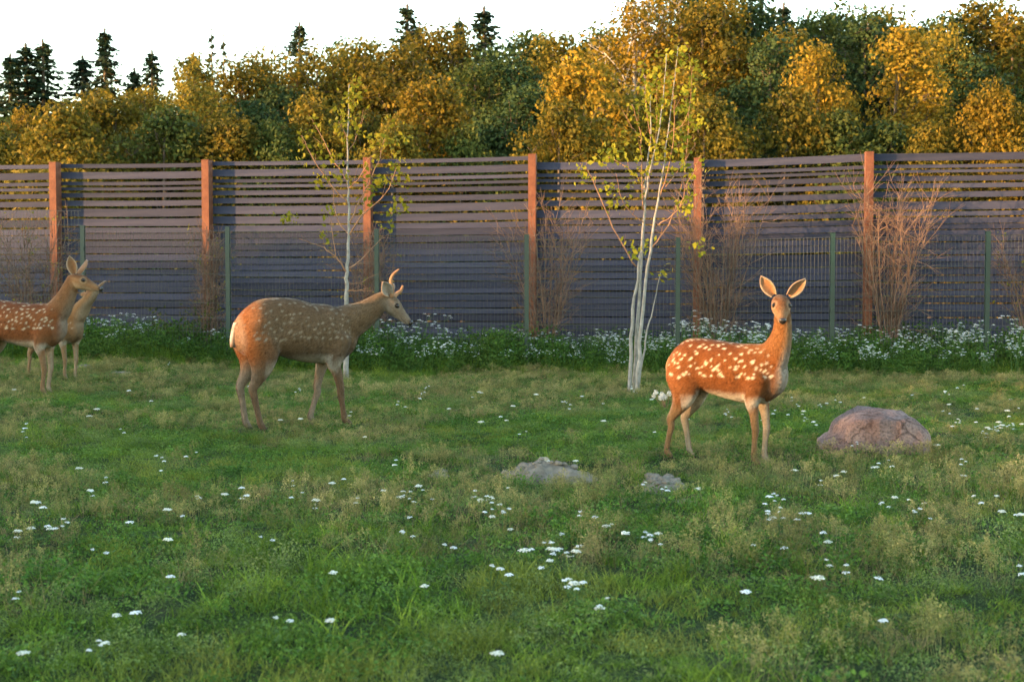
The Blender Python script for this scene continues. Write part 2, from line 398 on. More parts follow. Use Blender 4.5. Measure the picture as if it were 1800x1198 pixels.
def tree(px, topy, Y, shape, colour, wscale=1.0):
    top = at(px, topy, Y); h = top[2]
    key = (shape, colour)
    name = 'spruce_tree' if colour == 'spruce' else 'birch_tree' if shape == 'birch' else 'leafy_tree'
    if key not in MESH:
        mb, V, F = SP[shape]
        MESH[key] = (mb.me('trunk', [birch_bark if shape == 'birch' else bark], True), mesh('crown', V, F, [LEAF[colour]]))
    root = empty(name, (top[0], Y, -0.05), random.random() * 6.28)
    root.scale = (h * wscale, h * wscale, h)
    where = next(t for e, t in BAYS if px < e); row = 'at the forest edge' if Y < 46 else 'in the forest' if Y < 58.5 else 'deep in the forest'
    kind = 'tall airy birch with ' + ('golden' if colour == 'gold' else 'ochre') + ' foliage' if shape == 'birch' else SHAPE[shape] + ' ' + KIND[colour]
    tag(root, f'{kind} {row} {where}', 'tree', 'trees of the forest beyond the slatted fence')
    obj('trunk', MESH[key][0], root); obj('crown', MESH[key][1], root)

# front row: rounded bushy trees just beyond the fence
for a in [(-40, 215, 41, 'bush', 'ochre'), (40, 185, 42, 'oval', 'gold', .8), (120, 185, 40, 'bush', 'ochre'), (205, 165, 43, 'bushy', 'ochre'), (290, 190, 41, 'bush', 'green'),
          (395, 200, 41, 'bushy', 'ochre'), (335, 140, 45, 'oval', 'ochre'), (480, 215, 41, 'bush', 'green', .8), (548, 165, 42, 'bushy', 'ochre', .9), (640, 200, 44, 'bush', 'ochre', .8), (748, 138, 41, 'bushy', 'gold', .9),
          (690, 215, 39, 'bush', 'ochre', .8), (812, 225, 40, 'bush', 'green', .7), (1030, 98, 42, 'bushy', 'gold', .82), (985, 180, 40, 'bush', 'ochre', .8), (1110, 160, 44, 'bushy', 'ochre', .8), (1240, 175, 40, 'bush', 'ochre', .9),
          (1190, 120, 45, 'oval', 'gold'), (1385, 160, 41, 'bush', 'ochre', .8), (1440, 70, 43, 'oval', 'gold', .8), (1470, 200, 41, 'bush', 'green', .9), (1592, 38, 44, 'tall', 'gold', 1.0), (1560, 215, 41, 'bush', 'green'),
          (1640, 220, 40, 'bush', 'ochre', .8), (1735, 148, 40, 'bushy', 'gold', .7), (1790, 195, 40, 'bush', 'gold', .8), (1860, 120, 42, 'bushy', 'ochre')]:
    tree(*a)
# middle and back rows
for a in [(20, 200, 50, 'oval', 'green'), (110, 205, 50, 'round', 'ochre'), (175, 155, 49, 'oval', 'ochre'), (255, 150, 50, 'oval', 'ochre'), (340, 95, 52, 'oval', 'ochre'), (415, 108, 50, 'round', 'ochre'),
          (470, 98, 53, 'round', 'ochre'), (505, 150, 49, 'round', 'dark'), (560, 85, 52, 'loose', 'ochre'), (600, 70, 55, 'oval', 'green'), (640, 66, 52, 'oval', 'ochre'), (690, 75, 50, 'round', 'ochre'),
          (745, 48, 55, 'oval', 'ochre'), (795, 42, 54, 'oval', 'ochre'), (835, 110, 48, 'oval', 'green'), (880, 88, 50, 'round', 'dark'), (925, 50, 56, 'tall', 'green', 1.2), (905, 150, 46, 'round', 'dark'), (955, 150, 47, 'oval', 'dark'),
          (985, 55, 54, 'oval', 'ochre'), (1045, 50, 55, 'round', 'green'), (1115, -25, 50, 'birch', 'gold', 1.0), (1165, -60, 52, 'birch', 'gold'), (1070, 35, 53, 'birch', 'ochre'), (1215, -30, 54, 'tall', 'dark', 1.2), (1235, 0, 49, 'oval', 'ochre'),
          (1275, -20, 50, 'oval', 'gold', .8), (1330, -15, 52, 'round', 'dark'), (1355, 60, 46, 'oval', 'dark'), (1390, 45, 49, 'oval', 'ochre'), (1445, 18, 54, 'oval', 'green'), (1500, 8, 55, 'loose', 'green'),
          (1520, 20, 50, 'oval', 'dark'), (1555, 12, 53, 'oval', 'ochre'), (1640, 35, 50, 'oval', 'green'), (1670, 20, 52, 'oval', 'dark'), (1660, 50, 48, 'round', 'ochre', .6), (1735, -8, 52, 'tall', 'ochre', 1.1), (1700, 90, 47, 'round', 'dark'),
          (1780, 8, 50, 'oval', 'ochre'), (1830, 10, 52, 'round', 'green'), (1910, 0, 50, 'oval', 'ochre'), (-60, 190, 50, 'round', 'green'), (60, 235, 46, 'bush', 'dark'), (330, 215, 46, 'bush', 'dark'), (610, 215, 47, 'bush', 'dark'),
          (450, 185, 46, 'bush', 'dark'), (860, 225, 46, 'bush', 'dark'), (1310, 200, 45, 'bush', 'dark'), (1690, 205, 46, 'bush', 'dark'), (230, 230, 46, 'bush', 'dark'), (740, 225, 47, 'bush', 'dark'), (1180, 225, 47, 'bush', 'dark'), (1060, 215, 46, 'bush', 'dark'), (1540, 215, 46, 'bush', 'dark'), (950, 230, 45, 'bush', 'dark')]:
    tree(*a)
# deep rows that close the view between the crowns
for i, px in enumerate(range(-120, 1960, 62)):
    ty = np.interp(px, [0, 110, 300, 500, 700, 900, 1000, 1100, 1300, 1500, 1800], [215, 225, 165, 135, 95, 110, 95, 40, 30, 45, 45]) + random.uniform(-5, 35)
    tree(px + random.uniform(-15, 15), ty, 60 + random.uniform(-2, 5), random.choice(['round', 'oval', 'round']), random.choice(['dark', 'dark', 'green']), 1.1)
# spruces
for a in [(18, 92, 54, 'spruce', .9), (45, 75, 55, 'slim', 1.2), (75, 68, 55, 'spruce', 1.0), (145, 97, 56, 'slim', 1.2), (184, 48, 55, 'spruce', .8), (236, 118, 57, 'slim', 1.0), (267, 86, 58, 'slim', .9),
          (340, 90, 60, 'slim', .8), (372, 47, 62, 'ragged', .45), (393, 60, 62, 'ragged', .45), (526, 38, 58, 'pine', .8), (716, 6, 58, 'pine', .9), (807, 28, 60, 'slim', .7), (851, 10, 58, 'slim', 1.0), (1378, 3, 60, 'slim', .8),
          (738, 40, 57, 'spruce', .6), (1420, 25, 60, 'slim', .8), (-15, 110, 55, 'spruce', .8)]:
    tree(a[0], a[1], a[2], a[3], 'spruce', a[4] * 1.5)
# ------------------------------------------------------------------ saplings, bare shrubs
def leaf_cluster(c, n, spread, size, g):
    ctr = c + g.normal(0, spread, (n, 3))
    nrm = unit(g.normal(0, 1, (n, 3)) + np.array([0, -0.3, 0.5])); a = unit(np.cross(nrm, g.normal(0, 1, (n, 3)))); b = np.cross(nrm, a)
    s = (size * (0.6 + 0.8 * g.random(n)))[:, None]
    return ctr, a * s, b * s * 0.75
sap_bark, n, b = material('pale_sapling_bark', 0.8, 0.2)
r, t = noise_ramp(n, [(0.3, (0.14, 0.125, 0.105)), (0.6, (0.25, 0.235, 0.21)), (0.8, (0.33, 0.315, 0.29))], 14.0, 8.0); n.links.new(r.outputs[0], b.inputs['Base Color'])
twig_bark = plain('brown_twig_bark', (0.24, 0.13, 0.075), 0.85, 0.15, 0.35, 10.0)
shrub_bark = plain('grey_brown_shrub_bark', (0.15, 0.095, 0.068), 0.9, 0.1, 0.4, 5.0)
sap_leaf = leaf_material('yellow_green_sapling_leaf', [(0.3, (0.11, 0.125, 0.013)), (0.6, (0.21, 0.185, 0.016)), (0.8, (0.30, 0.22, 0.02))], 5.0, 0.4)
def smooth_path(P, k=5):
    P = np.asarray(P, float); out = []
    for i in range(len(P) - 1):
        p0, p1, p2, p3 = P[max(i - 1, 0)], P[i], P[i + 1], P[min(i + 2, len(P) - 1)]
        for t in np.linspace(0, 1, k, endpoint=False):
            out.append(0.5 * ((2 * p1) + (-p0 + p2) * t + (2 * p0 - 5 * p1 + 4 * p2 - p3) * t * t + (-p0 + 3 * p1 - 3 * p2 + p3) * t ** 3))
    out.append(P[-1]); return np.array(out)
def sapling(label, org, sc, base, trunks, branches, leaves, seed, rnd_leaves):
    g = np.random.default_rng(seed); B = ground(*base); Y = B[1]
    root = empty('sapling', tuple(B)); tag(root, label, 'young tree')
    W = lambda c, dy=0.0: at(org[0] + c[0] / sc, org[1] + c[1] / sc, Y + dy) - B
    allp = []
    def path(pts, d0, d1):
        P = smooth_path([W(c, d0 + (d1 - d0) * i / (len(pts) - 1)) for i, c in enumerate(pts)])
        P[1:-1] += g.normal(0, 0.006, P[1:-1].shape); return P
    for pts, r0, r1, d0, d1 in trunks:
        P = path(pts, d0, d1); P[0, 2] = -0.08
        mb = MB(); mb.tube(P, r0 + (r1 - r0) * np.linspace(0, 1, len(P)) ** 0.8, 7); obj('trunk', mb.me('trunk', [sap_bark], True), root); allp.append(P)
    for pts, r0, r1, d0, d1 in branches:
        P = path(pts, d0, d1); mb = MB(); mb.tube(P, np.linspace(r0, r1, len(P)), 5); allp.append(P)
        for i in range(3, len(P) - 1, 3):             # side twigs
            dv = unit(P[i] - P[i - 1]) * 0.6 + g.normal(0, 0.35, 3) + np.array([0, 0, 0.35]); q = P[i] + unit(dv) * (0.10 + 0.14 * g.random())
            mb.tube([P[i], q], [0.003, 0.0012], 3)
        obj('branch', mb.me('branch', [twig_bark], True), root)
    cs = [leaf_cluster(W(c, g.normal(0, 0.12)), int(11 + g.integers(0, 10)), 0.06, 0.034, g) for c in leaves]
    for P in allp:
        for i in range(len(P)):
            if P[i][2] > rnd_leaves[0] and g.random() < rnd_leaves[1]: cs.append(leaf_cluster(P[i] + g.normal(0, 0.05, 3), 6, 0.05, 0.029, g))
    V, F = quads(*[np.concatenate([c[k] for c in cs]) for k in range(3)])
    obj('leaves', mesh('leaves', V, F, [sap_leaf]), root)
sapling('young single-stemmed tree with pale trunk and sparse yellow leaves behind the antlered deer', (480, 130), 2.1786, (608, 672),
    [([(280, 1185), (279, 1000), (281, 870), (283, 760), (290, 620), (288, 480), (285, 300), (292, 40)], 0.040, 0.006, 0, 0)],
    [([(283, 760), (240, 700), (180, 660), (100, 630)], .012, .003, 0, -.3), ([(284, 750), (340, 710), (420, 620)], .012, .003, 0, .3), ([(290, 620), (240, 540), (230, 440)], .010, .003, 0, .2),
     ([(290, 620), (340, 545), (430, 460), (472, 360)], .013, .003, 0, -.3), ([(290, 575), (345, 460), (400, 340), (430, 240)], .012, .003, 0, .3), ([(286, 500), (210, 410), (150, 320), (108, 235)], .011, .003, 0, -.2),
     ([(285, 410), (220, 310), (155, 185)], .009, .003, 0, .3), ([(287, 440), (330, 400), (365, 320)], .008, .003, 0, -.3), ([(286, 300), (330, 215), (340, 160)], .006, .002, 0, .2), ([(288, 250), (250, 180)], .006, .002, 0, -.2),
     ([(281, 800), (320, 800), (385, 770)], .008, .002, 0, .2), ([(281, 830), (320, 830), (390, 832)], .007, .002, 0, -.2), ([(345, 545), (350, 460), (380, 390)], .008, .003, 0, .1), ([(240, 700), (225, 600), (225, 560)], .006, .002, -.1, 0)],
    [(480, 510), (500, 490), (440, 570), (40, 560), (65, 550), (215, 540), (205, 620), (180, 410), (250, 390), (215, 390), (160, 190), (120, 320), (118, 270), (260, 180), (250, 200), (300, 100), (318, 40), (290, 120), (280, 260), (330, 235), (380, 270), (370, 350), (400, 400),
     (370, 430), (395, 420), (460, 400), (490, 355), (505, 395), (470, 310), (460, 170), (500, 250), (385, 255), (430, 245), (225, 320), (300, 75), (310, 130), (465, 520), (350, 490), (260, 165), (315, 195)], 31, (2.2, 0.10))
sapling('young multi-stemmed birch with whitish trunks and sparse yellow leaves beside the spotted doe', (1020, 80), 1.932, (1112, 693),
    [([(165, 1188), (175, 950), (187, 830), (215, 640), (220, 480), (240, 300), (236, 150)], .026, .004, 0, .1), ([(182, 1180), (200, 850), (215, 600), (230, 450), (270, 280), (292, 30)], .026, .004, .1, -.1),
     ([(190, 1170), (206, 960), (236, 700), (265, 520), (290, 350), (332, 5)], .028, .004, -.1, .05), ([(197, 1160), (222, 1000), (245, 900), (275, 760)], .015, .004, .15, .3)],
    [([(240, 690), (300, 610), (350, 450), (372, 190)], .010, .003, 0, .3), ([(190, 750), (110, 620), (40, 450), (0, 400)], .010, .003, 0, -.3), ([(215, 560), (207, 400), (205, 310), (175, 200)], .008, .003, 0, -.2),
     ([(205, 315), (170, 270), (155, 240)], .005, .002, -.1, -.2), ([(225, 520), (255, 330), (260, 150)], .007, .003, 0, .2), ([(265, 520), (300, 420), (320, 280), (315, 150)], .007, .003, 0, -.2), ([(290, 480), (350, 400), (390, 330)], .006, .002, 0, .3),
     ([(225, 500), (180, 430), (95, 380), (75, 400)], .006, .002, 0, .3), ([(250, 620), (330, 560), (360, 480), (410, 370)], .007, .002, 0, -.3), ([(240, 330), (222, 180), (220, 100)], .005, .002, 0, .1), ([(290, 300), (360, 250), (385, 70)], .005, .002, 0, -.1), ([(215, 600), (150, 540), (120, 430)], .005, .002, 0, -.2)],
    [(330, 20), (285, 40), (265, 100), (255, 110), (220, 155), (205, 75), (390, 60), (370, 160), (290, 215), (260, 250), (375, 205), (360, 280), (340, 410), (370, 440), (350, 535), (355, 570), (180, 695), (400, 690), (285, 770), (155, 515), (100, 380), (130, 360), (20, 440),
     (370, 500), (300, 350), (270, 375), (200, 380), (310, 120), (335, 60), (240, 130), (390, 110), (300, 180), (250, 215), (320, 290), (240, 340), (360, 220), (400, 270), (350, 350), (80, 370), (125, 545), (95, 490), (180, 425), (345, 15), (220, 690)], 32, (2.4, 0.22))

def bare_shrub(label, px, topy, halfw, Y, seed, leafy=0.0, nstem=15):
    g = np.random.default_rng(seed); base = at(px, 600, Y); base[2] = float(gz(base[0], Y))
    top = at(px, topy, Y)[2]; hw = halfw / (FPX / Y); H = top - base[2]
    root = empty('bare_shrub', tuple(base)); tag(root, label, 'shrub')
    mb = MB(); tips = []
    for s in range(nstem):
        a = g.random() * 6.283; lean = hw * (0.25 + 0.8 * g.random()); h = H * (0.72 + 0.28 * g.random())
        p0 = np.array([math.cos(a), math.sin(a), 0]) * 0.10 * g.random(); e = np.array([math.cos(a) * lean, math.sin(a) * lean * 0.6, h])
        ts = np.linspace(0, 1, 9)
        P = np.array([p0 + (e - p0) * np.array([t ** 1.4, t ** 1.4, t]) for t in ts]); P[1:] += np.cumsum(g.normal(0, 0.012, (8, 3)), 0); P[0, 2] = -0.06
        r0 = 0.009 + 0.007 * g.random()
        mb.tube(P, np.linspace(r0, 0.002, 9), 4)
        for i in range(2, 9):
            for _ in range(int(2 + g.integers(0, 3))):
                dv = unit(unit(P[i] - P[i - 1]) * 0.9 + g.normal(0, 0.7, 3) + np.array([0, 0, 0.15])); L = H * (0.10 + 0.16 * g.random())
                q1 = P[i] + dv * L * 0.5; q2 = q1 + unit(dv + g.normal(0, 0.25, 3) + np.array([0, 0, 0.2])) * L * 0.5
                mb.tube([P[i], q1, q2], [0.0050, 0.0036, 0.0020], 3, cap=False); tips += [q1, q2]
                for _ in range(2):
                    q3 = q1 + unit(dv + g.normal(0, 0.55, 3)) * L * 0.45; mb.tube([q1, q3], [0.0032, 0.0018], 3, cap=False); tips.append(q3)
    obj('stems', mb.me('stems', [shrub_bark if leafy < 2 else twig_bark], True), root)
    if leafy:
        pk = [tips[i] for i in g.integers(0, len(tips), int(leafy * 60))]
        cs = [leaf_cluster(p, 3, 0.03, 0.018, g) for p in pk]
        V, F = quads(*[np.concatenate([c[k] for c in cs]) for k in range(3)]); obj('leaves', mesh('leaves', V, F, [sap_leaf if leafy < 1.5 else LEAF['green']]), root)
for a in [('twiggy brown shrub with some yellow leaves behind the pair of does', 62, 395, 80, 21.3, 41, 1.2),
          ('narrow brown shrub in front of the rusty post near the pair of does', 366, 415, 42, 21.4, 42, 1.0),
          ('thin bare shrub at the rusty post behind the young single-stemmed tree', 650, 420, 40, 21.3, 43, .5),
          ('bare spreading brown shrub between the two young trees', 962, 372, 88, 21.0, 44, 0.0),
          ('dense bare reddish brown shrub behind the doe that stands by the boulder', 1265, 345, 92, 20.9, 45, 0.0, 21),
          ('bare reddish brown shrub behind and above the boulder', 1560, 340, 88, 20.8, 46, 0.0, 20),
          ('low thin leafy shrub against the slatted fence well beyond the boulder', 1812, 420, 55, 20.6, 47, .5, 8)]:
    bare_shrub(*a)
def leaf_bush(px, topy, Y, seed):
    g = np.random.default_rng(seed); base = at(px, 610, Y); base[2] = 0
    root = empty('leafy_bush', tuple(base)); tag(root, 'low dark green bush at the foot of the rusty post near the pair of does', 'bush')
    H = at(px, topy, Y)[2]; mb = MB(); cs = []
    for s in range(16):
        e = np.array([g.normal(0, .28), g.normal(0, .18), H * (0.5 + 0.5 * g.random())]); mb.tube([(0, 0, -.03), e * np.array([.4, .4, .55]), e], [.006, .004, .0015], 3)
        for t in np.linspace(.3, 1, 7): cs.append(leaf_cluster(e * np.array([t ** 1.2, t ** 1.2, t]), 9, .06, .022, g))
    obj('stems', mb.me('stems', [shrub_bark]), root)
    V, F = quads(*[np.concatenate([c[k] for c in cs]) for k in range(3)]); obj('leaves', mesh('leaves', V, F, [LEAF['green']]), root)
leaf_bush(322, 535, 20.9, 51)
# ------------------------------------------------------------------ meadow grass and herbs (uncountable: one object each)
def blades(g, n, hmin, hmax, width, spread, lean, seg=3, curl=0.6):
    """tuft of curved tapering blades"""
    V = []; F = []; k = 0
    for _ in range(n):
        a = g.random() * 6.283; r0 = spread * math.sqrt(g.random()); h = hmin + (hmax - hmin) * g.random() ** 1.3
        b = g.random() * 6.283; ln = h * lean * (0.3 + g.random()); w_ = width * (0.6 + 0.8 * g.random())
        base = np.array([r0 * math.cos(a), r0 * math.sin(a), -0.015]); d = np.array([math.cos(b), math.sin(b), 0])
        f = g.random() * 6.283; s = np.array([math.cos(f), math.sin(f), 0]) * w_ / 2
        ring = []
        for i in range(seg + 1):
            t = i / seg
            p = base + d * ln * t ** 1.8 + np.array([0, 0, h * (t - curl * 0.35 * t * t * lean)])
            ring.append((p - s * (1 - t ** 1.5), p + s * (1 - t ** 1.5)))
        for i in range(seg):
            V += [ring[i][0], ring[i][1]]
        V.append(ring[seg][0])
        for i in range(seg - 1): F.append((k + 2 * i, k + 2 * i + 1, k + 2 * i + 3, k + 2 * i + 2))
        F.append((k + 2 * seg - 2, k + 2 * seg - 1, k + 2 * seg)); k += 2 * seg + 1
    return V, F
def leaflets(g, n, h, size, spread, asp=0.6, stem=True, lift=0.7):
    c = np.stack([g.normal(0, spread, n), g.normal(0, spread, n), h * (0.25 + 0.75 * g.random(n))], 1)
    nrm = unit(g.normal(0, 0.6, (n, 3)) + np.array([0, 0, lift])); a = unit(np.cross(nrm, g.normal(0, 1, (n, 3)))); b = np.cross(nrm, a)
    s = (size * (0.6 + 0.8 * g.random(n)))[:, None]
    V, F = quads(c, a * s, b * s * asp)
    return [tuple(v) for v in V], [tuple(int(i) for i in q) for q in F]
def panicle(g, n, hmin, hmax):
    """fine stems with loose seed heads"""
    mb = MB()
    for _ in range(n):
        h = hmin + (hmax - hmin) * g.random(); a = g.random() * 6.283; ln = 0.25 * h * g.random()
        b = np.array([g.normal(0, .03), g.normal(0, .03), -.01]); e = b + np.array([math.cos(a) * ln, math.sin(a) * ln, h]); m_ = (b + e) / 2 - np.array([math.cos(a), math.sin(a), 0]) * ln * .15
        mb.tube([b, m_, e], [.0010, .0008, .0005], 3, cap=False)
        L = 0.25 * h
        for _ in range(26):
            t = g.random(); c = e - (e - m_) * t * 0.5 + g.normal(0, .006 + .010 * t, 3); s = unit(g.normal(0, 1, 3)) * .0056; u = unit(np.cross(s, g.normal(0, 1, 3))) * .0026
            mb.add([c - s, c + u, c + s, c - u], [(0, 1, 2, 3)])
    return mb.v, mb.f
G_LUSH = leaf_material('lush_grass', [(0.25, (0.060, 0.115, 0.014)), (0.5, (0.112, 0.180, 0.022)), (0.75, (0.185, 0.225, 0.034))], 1.3, 0.35, 0.55, 1.35, local=70)
G_MID = leaf_material('meadow_grass', [(0.25, (0.080, 0.118, 0.018)), (0.5, (0.150, 0.182, 0.030)), (0.75, (0.23, 0.215, 0.052))], 1.1, 0.35, 0.6, 1.35, local=70)
G_DARK = leaf_material('dark_herb_leaf', [(0.25, (0.028, 0.065, 0.012)), (0.5, (0.046, 0.095, 0.017)), (0.75, (0.074, 0.112, 0.024))], 1.5, 0.3, 0.6, 1.3, local=70)
G_CLOV = leaf_material('clover_leaf', [(0.25, (0.040, 0.092, 0.016)), (0.5, (0.072, 0.140, 0.024)), (0.75, (0.115, 0.170, 0.036))], 1.5, 0.3, 0.6, 1.3, local=70)
G_GREY = leaf_material('grey_green_herb_leaf', [(0.25, (0.070, 0.120, 0.032)), (0.5, (0.110, 0.158, 0.046)), (0.75, (0.165, 0.190, 0.070))], 1.5, 0.3, 0.6, 1.3, local=70)
G_DRY = leaf_material('dry_grass', [(0.25, (0.13, 0.105, 0.045)), (0.5, (0.21, 0.165, 0.080)), (0.75, (0.29, 0.22, 0.125))], 1.5, 0.3, 0.6, 1.3, local=70)
G_SEED = leaf_material('seed_heads', [(0.25, (0.135, 0.145, 0.045)), (0.5, (0.205, 0.190, 0.072)), (0.75, (0.285, 0.225, 0.11))], 1.2, 0.3, 0.55, 1.3, local=70)
def proto(name, vf, m):
    return bpy.data.objects.new(name, mesh(name, vf[0], vf[1], [m]))
g = np.random.default_rng(77)
PRO = [proto('tuft', blades(g, 36, .05, .12, .0050, .085, 1.0), G_LUSH), proto('tuft', blades(g, 34, .05, .13, .0048, .085, 1.1), G_LUSH),
       proto('tuft', blades(g, 32, .07, .18, .0042, .085, .8), G_MID), proto('tuft', blades(g, 32, .06, .16, .0045, .085, .9), G_MID),
       proto('leafy', leaflets(g, 55, .09, .0105, .060), G_CLOV), proto('leafy', leaflets(g, 40, .10, .0135, .060, .5), G_CLOV),
       proto('feathery', leaflets(g, 95, .12, .0075, .050, .4, lift=.3), G_GREY),
       proto('dry', blades(g, 12, .08, .22, .0026, .06, .7), G_DRY),
       proto('seed', panicle(g, 9, .12, .25), G_SEED), proto('seed', panicle(g, 9, .10, .20), G_SEED),
       proto('tall', blades(g, 26, .14, .30, .006, .07, .8, 4), G_LUSH),
       proto('tallherb', leaflets(g, 90, .55, .026, .10, .4), G_DARK), proto('tallherb', leaflets(g, 70, .42, .032, .11, .45), G_DARK),
       proto('talltuft', blades(g, 34, .22, .50, .008, .10, .6, 4), G_LUSH)]
def scatter(name, label, cat, P, rot, scl, idx, protos):
    me = bpy.data.meshes.new(name); me.vertices.add(len(P)); me.vertices.foreach_set('co', np.asarray(P, np.float32).ravel())
    for nm, ty, dat, key in (('rot', 'FLOAT_VECTOR', rot, 'vector'), ('scl', 'FLOAT_VECTOR', scl, 'vector'), ('idx', 'INT', idx, 'value')):
        at_ = me.attributes.new(nm, ty, 'POINT'); at_.data.foreach_set(key, np.asarray(dat, np.int32 if ty == 'INT' else np.float32).ravel())
    me.update()
    o = obj(name, me); tag(o, label, cat, kind='stuff')
    ng = bpy.data.node_groups.new(name, 'GeometryNodeTree')
    ng.interface.new_socket('Geometry', in_out='INPUT', socket_type='NodeSocketGeometry'); ng.interface.new_socket('Geometry', in_out='OUTPUT', socket_type='NodeSocketGeometry')
    N = ng.nodes; gi = N.new('NodeGroupInput'); go = N.new('NodeGroupOutput'); jn = N.new('GeometryNodeJoinGeometry')
    def named(nm, ty):
        q = N.new('GeometryNodeInputNamedAttribute'); q.data_type = ty; q.inputs['Name'].default_value = nm; return q.outputs['Attribute']
    ar, as_, ai = named('rot', 'FLOAT_VECTOR'), named('scl', 'FLOAT_VECTOR'), named('idx', 'INT')
    for k, p in enumerate(protos):
        if not np.any(np.asarray(idx) == k): continue
        cp = N.new('FunctionNodeCompare'); cp.data_type = 'INT'; cp.operation = 'EQUAL'; cp.inputs[3].default_value = k
        ng.links.new(ai, cp.inputs[2])
        oi = N.new('GeometryNodeObjectInfo'); oi.inputs['Object'].default_value = p; oi.inputs['As Instance'].default_value = True
        ip = N.new('GeometryNodeInstanceOnPoints')
        ng.links.new(gi.outputs[0], ip.inputs['Points']); ng.links.new(cp.outputs[0], ip.inputs['Selection']); ng.links.new(oi.outputs['Geometry'], ip.inputs['Instance'])
        ng.links.new(ar, ip.inputs['Rotation']); ng.links.new(as_, ip.inputs['Scale']); ng.links.new(ip.outputs[0], jn.inputs[0])
    ng.links.new(jn.outputs[0], go.inputs[0])
    md = o.modifiers.new('scatter', 'NODES'); md.node_group = ng
    return o
BARE = []                                            # spots of open soil: (x, y, radius)
for px, py, r_ in [(958, 838, .30), (905, 828, .18), (1010, 845, .20), (1165, 850, .20), (1190, 880, .14), (1150, 825, .14), (765, 830, .12)]:
    p = ground(px, py); BARE.append((p[0], p[1], r_))
def meadow_grass():
    g = np.random.default_rng(101); P = []; I = []; S = []
    y0, y1 = 3.2, 21.5
    n = 58000
    y = np.sqrt(g.random(n) * (y1 ** 2 - y0 ** 2) + y0 ** 2)
    x = (g.random(n) * 2 - 1) * (0.40 * y + 1.6)
    lush = vnoise(x * 1.1, y * 1.1, 21) * 0.6 + vnoise(x * 2.7, y * 2.7, 22) * 0.4
    dry = vnoise(x * 0.7, y * 0.7, 23) * 0.55 + vnoise(x * 2.1, y * 2.1, 24) * 0.45 + 0.10 * sstep(11, 17, y) - 0.05
    herb = vnoise(x * 1.6, y * 1.6, 25) * 0.5 + vnoise(x * 3.7, y * 3.7, 26) * 0.5
    u = g.random(n)
    idx = np.where(lush > 0.5, g.integers(0, 2, n), g.integers(2, 4, n))
    idx = np.where((herb > 0.46) & (u < 0.5), g.integers(4, 6, n), idx)
    idx = np.where((herb < 0.46) & (u < 0.34), 6, idx)
    idx = np.where((dry > 0.44) & (u > 0.55) & (u < 0.80), 7, idx)
    idx = np.where((dry > 0.45) & (u > 0.845), g.integers(8, 10, n), idx)
    idx = np.where((lush > 0.62) & (u > 0.97), 10, idx)
    s = (0.5 + 0.9 * g.random(n)) * (0.25 + 0.95 * (0.5 * lush + 0.5 * vnoise(x * 4.2, y * 4.2, 27)))
    keep = np.ones(n, bool)
    for bx, by, br in BARE:
        d = np.hypot(x - bx, y - by) / br
        keep &= (d > 0.9) | (g.random(n) < 0.12 + 0.25 * (d > .6)); s = np.where(d < 1.5, s * 0.7, s)
    x, y, idx, s = x[keep], y[keep], idx[keep], s[keep]; n = len(x)
    far = 1 + 0.25 * sstep(9, 18, y)
    P = np.stack([x, y, gz(x, y)], 1)
    rot = np.stack([g.normal(0, .12, n), g.normal(0, .12, n), g.random(n) * 6.283], 1)
    scl = np.stack([(s * .6 + .4) * far, (s * .6 + .4) * far, s * (.95 - .25 * sstep(8, 12, y))], 1)
    scatter('meadow_grass', 'uneven green meadow grass with herbs and dry seed heads', 'grass', P, rot, scl, idx, PRO)
meadow_grass()
def fence_herbs():
    g = np.random.default_rng(102); n = 5200
    x = (g.random(n) * 2 - 1) * 10.5; y = 18.6 + 3.3 * g.random(n) - 0.08 * x
    t = sstep(18.7, 19.9, y + 0.08 * x)
    idx = np.where(g.random(n) < 0.55, g.integers(11, 13, n), 13)
    idx = np.where(g.random(n) > t * 1.2 + 0.1, 10, idx)
    s = (0.55 + 0.5 * g.random(n)) * (0.55 + 0.55 * t) * (0.75 + 0.5 * vnoise(x * .8, y * .8, 31))
    P = np.stack([x, y, gz(x, y)], 1); rot = np.stack([g.normal(0, .1, n), g.normal(0, .1, n), g.random(n) * 6.283], 1)
    scatter('fence_herbs', 'tall dark green herbs growing thickly along the foot of the mesh fence', 'herbs', P, rot, np.stack([s, s, s], 1), idx, PRO)
fence_herbs()

# ------------------------------------------------------------------ flowers
white = plain('white_petals', (0.60, 0.61, 0.60), 0.8, 0.1, 0.08, 30.0)
cream = plain('cream_petals', (0.56, 0.55, 0.46), 0.8, 0.1, 0.1, 30.0)
stemm = plain('flower_stem_green', (0.06, 0.11, 0.03), 0.8, 0.1, 0.3, 20.0)
def umbel(mb, c, r, g, mi=1, n=16):
    for k in range(n):
        a = 2.4 * k; q = r * math.sqrt((k + .5) / n); p = c + np.array([q * math.cos(a), q * math.sin(a), -q * q / r * .25 + g.normal(0, .0015)])
        s = r * .30; h = s * .5; nrm = unit(np.array([math.cos(a) * .5 * q / r, math.sin(a) * .5 * q / r, 1]) + g.normal(0, .15, 3))
        u = unit(np.cross(nrm, [1, .3, 0])) * s; v = np.cross(nrm, u)
        ring = [p + u, p + v, p - u, p - v]; mb.add(ring + [p + nrm * h, p - nrm * h * .4], [(0, 1, 4), (1, 2, 4), (2, 3, 4), (3, 0, 4), (1, 0, 5), (2, 1, 5), (3, 2, 5), (0, 3, 5)], mi)
